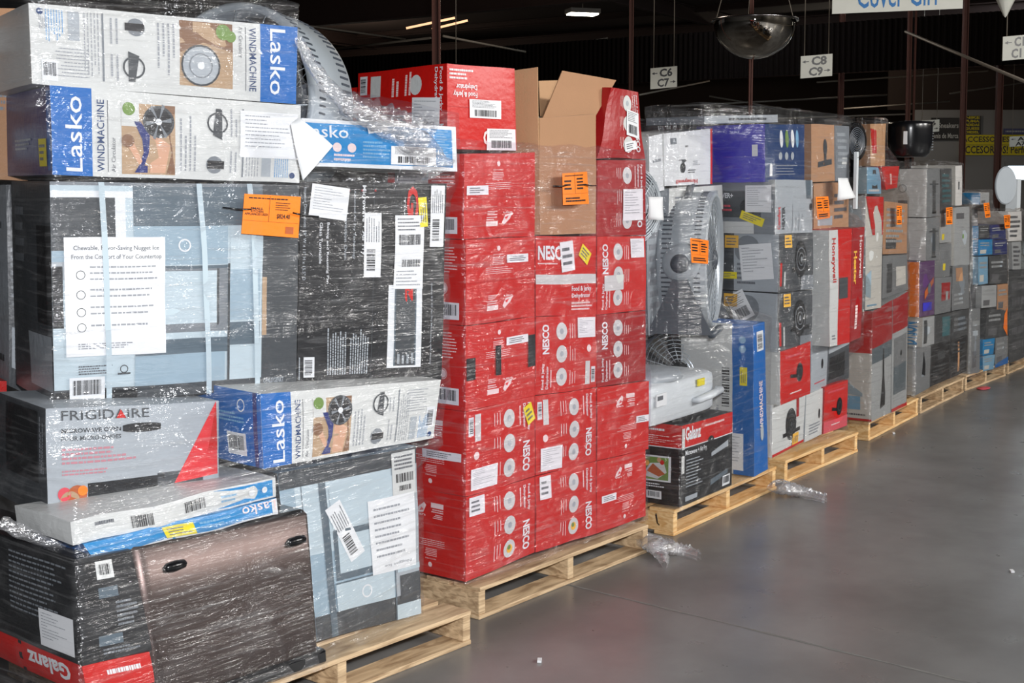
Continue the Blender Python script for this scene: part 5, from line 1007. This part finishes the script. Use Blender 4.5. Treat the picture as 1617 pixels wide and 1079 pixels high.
flat('banner', 1515, 213, 1690, 245, 43.95, 'yellow', 'yellow banner with black lettering on the far wall', 'banner', .03, lambda f: (f.text('ACCESSORIES! Colognes', .02, .56, .75, .92, 'ink'), f.text('ACCESORIOS! Perfumes', .0, .08, .72, .46, 'ink'), f.rect(0, .49, 1, .51, 'ink')))
flat('banner', 1521, 183, 1549, 212, 43.95, 'ink', 'black banner with a column of yellow words on the far wall', 'banner', .03, lambda f: [f.text(t, .1, .84 - i * .2, .9, .98 - i * .2, 'yellow') for i, t in enumerate(('NIKE', 'PUMA', 'ADIDAS', 'GUESS', 'DIESEL'))])
flat('banner', 1470, 186, 1514, 222, 43.95, 'ink', 'black banner with white lettering on the far wall', 'banner', .03, lambda f: (f.text('Sneakers', .25, .55, .98, .78, 'offwhite'), f.text('Tenis de Marca', .0, .1, .98, .32, 'offwhite')))
flat('banner', 1585, 203, 1640, 212, 43.9, 'navy', 'narrow navy banner above the yellow banner on the far wall', 'banner', .03, lambda f: f.lines(.05, .2, .95, .8, 1, 'lgrey'))
flat('window_1', 1592, 262, 1660, 284, 43.96, 'daylight', '', '', .05, None, kind='structure')
flat('trim_4', 1588, 256, 1664, 262, 43.92, 'wallgrey', '', '', .1, None, kind='structure'); flat('trim_5', 1588, 284, 1664, 288, 43.92, 'wallgrey', '', '', .1, None, kind='structure')
# dome mirror
def dome():
    D = 14.5; c = at_depth(1192, 32, D); R = 64 * D / FPX; root = empty('dome_mirror', c); tag(root, 'mirrored half-dome hanging from the ceiling on thin chains', 'mirror')
    mb = MB(); mb.lathe([(R * math.cos(q), -R * .94 * math.sin(q)) for q in [i * math.pi / 2 / 20 for i in range(20)]] + [(.0005, -R * .94)], 'chrome', 64); mb.build('dome', root)
    mb = MB(); mb.lathe([(R, -.012), (R + .025, -.012), (R + .025, .01), (R, .01), (R, -.012)], 'steeledge', 64); mb.build('rim', root)
    mb = MB(); mb.lathe([(R, .0), (.001, .02)], 'beam', 40); mb.build('top_plate', root)
    for q in (AZ - math.pi / 2, AZ + math.pi / 2, AZ): mb = MB(); mb.tube([(R * .95 * math.cos(q), R * .95 * math.sin(q), 0), (R * .3 * math.cos(q), R * .3 * math.sin(q), 1.1), (0, 0, 1.6), (0, 0, ZR - c.z)], .005, 'pipe', 5); mb.build('chain', root)
dome()
# lamps
def lamp(px, py, wpx, hgt=.0, rot=.3, i=0, D=None):
    D = D or (5.9 - CAMH) * FPX / (HOR - py); c = at_depth(px, py, D); w_ = wpx * D / FPX; root = empty('ceiling_lamp', c, AZ - math.pi / 2 + rot)
    L_ = min(1.3, w_)
    mb = MB(); mb.box((0, 0, .09), (L_ + .08, L_ * .55 + .08, .11), 'housing'); hs = mb.build('housing', root); mb = MB(); mb.box((0, 0, .02), (L_, L_ * .55, .03), 'lamp'); mb.build('diffuser', hs)
    mb = MB(); mb.tube([(0, 0, .14), (0, 0, max(.2, ZR - c.z))], .012, 'pipe', 6); mb.build('rod', root); return root
for i, (x, y, w_, lb) in enumerate(((920, 24, 44, 'glowing rectangular ceiling lamp above the open brown carton'), (1411, 148, 24, 'glowing ceiling lamp above the vacuum load'), (1503, 173, 20, 'glowing ceiling lamp above the black banners on the far wall'),
    (1567, 194, 17, 'glowing ceiling lamp above the yellow banner'), (1603, 162, 13, 'faint small ceiling lamp near the right edge'), (1104, 181, 22, 'glowing ceiling lamp just over the thin flat carton'), (525, 110, 22, 'faint ceiling lamp between the drum fan and the red stack'))):
    tag(lamp(x, y, w_), lb, 'lamp', 'ceiling lamps of the hall')
def warm():
    c = at_depth(690, 38, 26); root = empty('skylight_strip', c, AZ - math.pi / 2); tag(root, 'warm glowing strip fixture behind the dark column above the red stack', 'lamp')
    for (x0, z0, x1, z1) in ((-.6, -.08, .35, .12), (-.1, -.1, .6, .07)): mb = MB(); mb.tube([(x0, 0, z0), (x1, 0, z1)], .022, 'warmlamp', 6); mb.build('tube', root)
    mb = MB(); mb.tube([(0, .05, .1), (0, .05, ZR - c.z)], .01, 'pipe', 5); mb.build('rod', root)
warm()
mb = MB(); a = at_depth(720, 42, 19); mb.tube([(0, 0, -.52), (0, 0, ZR - a.z)], .006, 'pipe', 5); mb.lathe([(.02, -.56), (.03, -.56)], 'pipe', 12); tag(mb.build('hanging_rod', None, a), 'thin pale rod hanging from the roof above the topmost red carton', 'rod')
mb = MB(); mb.tube([at_depth(1430, 50, 18), at_depth(1640, 138, 12.5)], .018, 'pipe', 8); tag(mb.build('pipe'), 'long slanted grey pipe under the roof at the upper right', 'pipe')
mb = MB(); mb.tube([at_depth(700, 57, 22), at_depth(830, 82, 30)], .02, 'pipe', 6); tag(mb.build('pipe'), 'thin roof pipe above the topmost red carton', 'pipe')
mb = MB(); mb.lathe([(.15, .4), (.14, .1), (.02, -.16), (.001, -.18)], 'signwhite', 10); tag(mb.build('plastic_bag', None, at_depth(1588, 2, 15)), 'white plastic bag shape hanging at the top edge near the right', 'bag')
# dim hall lights; the nearest is added to brighten dome mirror and floor
for i, (x, y) in enumerate(((22, 10), (40, 14), (38, 0), (30, 26), (13, 8))):
    l = bpy.data.lights.new('hall_light', 'POINT'); l.energy = 120 if x != 13 else 70; l.color = (1, .86, .7); l.shadow_soft_size = .5; o = bpy.data.objects.new('hall_light', l); C.objects.link(o); o.location = (x, y, 5.0)

# skylights in the roof over the aisle beyond the stacks; the polished floor mirrors them
mat('skylight', (.82, .92, 1), emit=9, bump=0, var=0)
for i, (px, D, wd) in enumerate(((1172, 27, .9), (1335, 31, .8), (1604, 30.5, 1.2))):
    a = at_depth(px, 293, D); mb = MB(); mb.box((0, 0, 0), (3.2, wd, .06), 'skylight'); o = mb.build('window_%d' % (i + 2), None, (a.x, a.y, ZR - .05), AZ); o['kind'] = 'structure'
# the rest of the hall, behind the photographer
mb = MB(); mb.box((0, 0, ZR / 2), (110, .3, ZR), 'wallgrey'); st(mb.build('wall_front', None, (40, -16, 0))); mb = MB(); mb.box((0, 0, ZR / 2), (.3, 90, ZR), 'wallgrey'); st(mb.build('wall_left', None, (-12, 29, 0)))
for i, x in enumerate((2, 12, 22)):
    l = bpy.data.lights.new('front_fill', 'POINT'); l.energy = 160; l.color = (1, .9, .75); l.shadow_soft_size = .4; o = bpy.data.objects.new('front_fill', l); C.objects.link(o); o.location = (x, -13, 5.4)  # unseen lights added so the dome mirror reflects brighter walls

# conduits and braces under the far roof
for i, (a, b, D0, D1) in enumerate((((1010, 150), (1120, 128), 34, 40), ((1060, 168), (1400, 150), 36, 40), ((1120, 152), (1260, 176), 38, 38), ((1290, 130), (1560, 112), 38, 41), ((1330, 172), (1500, 160), 42, 42), ((1500, 148), (1617, 130), 40, 41), ((1210, 188), (1440, 180), 38, 38), ((480, 40), (640, 62), 30, 34), ((760, 95), (960, 60), 36, 36), ((520, 78), (680, 60), 34, 30))):
    mb = MB(); mb.tube([at_depth(*a, D0), at_depth(*b, D1)], .025, 'pipe' if i % 3 == 0 else 'housing', 6); o = mb.build('trim_%d' % (i + 6)); o['kind'] = 'structure'
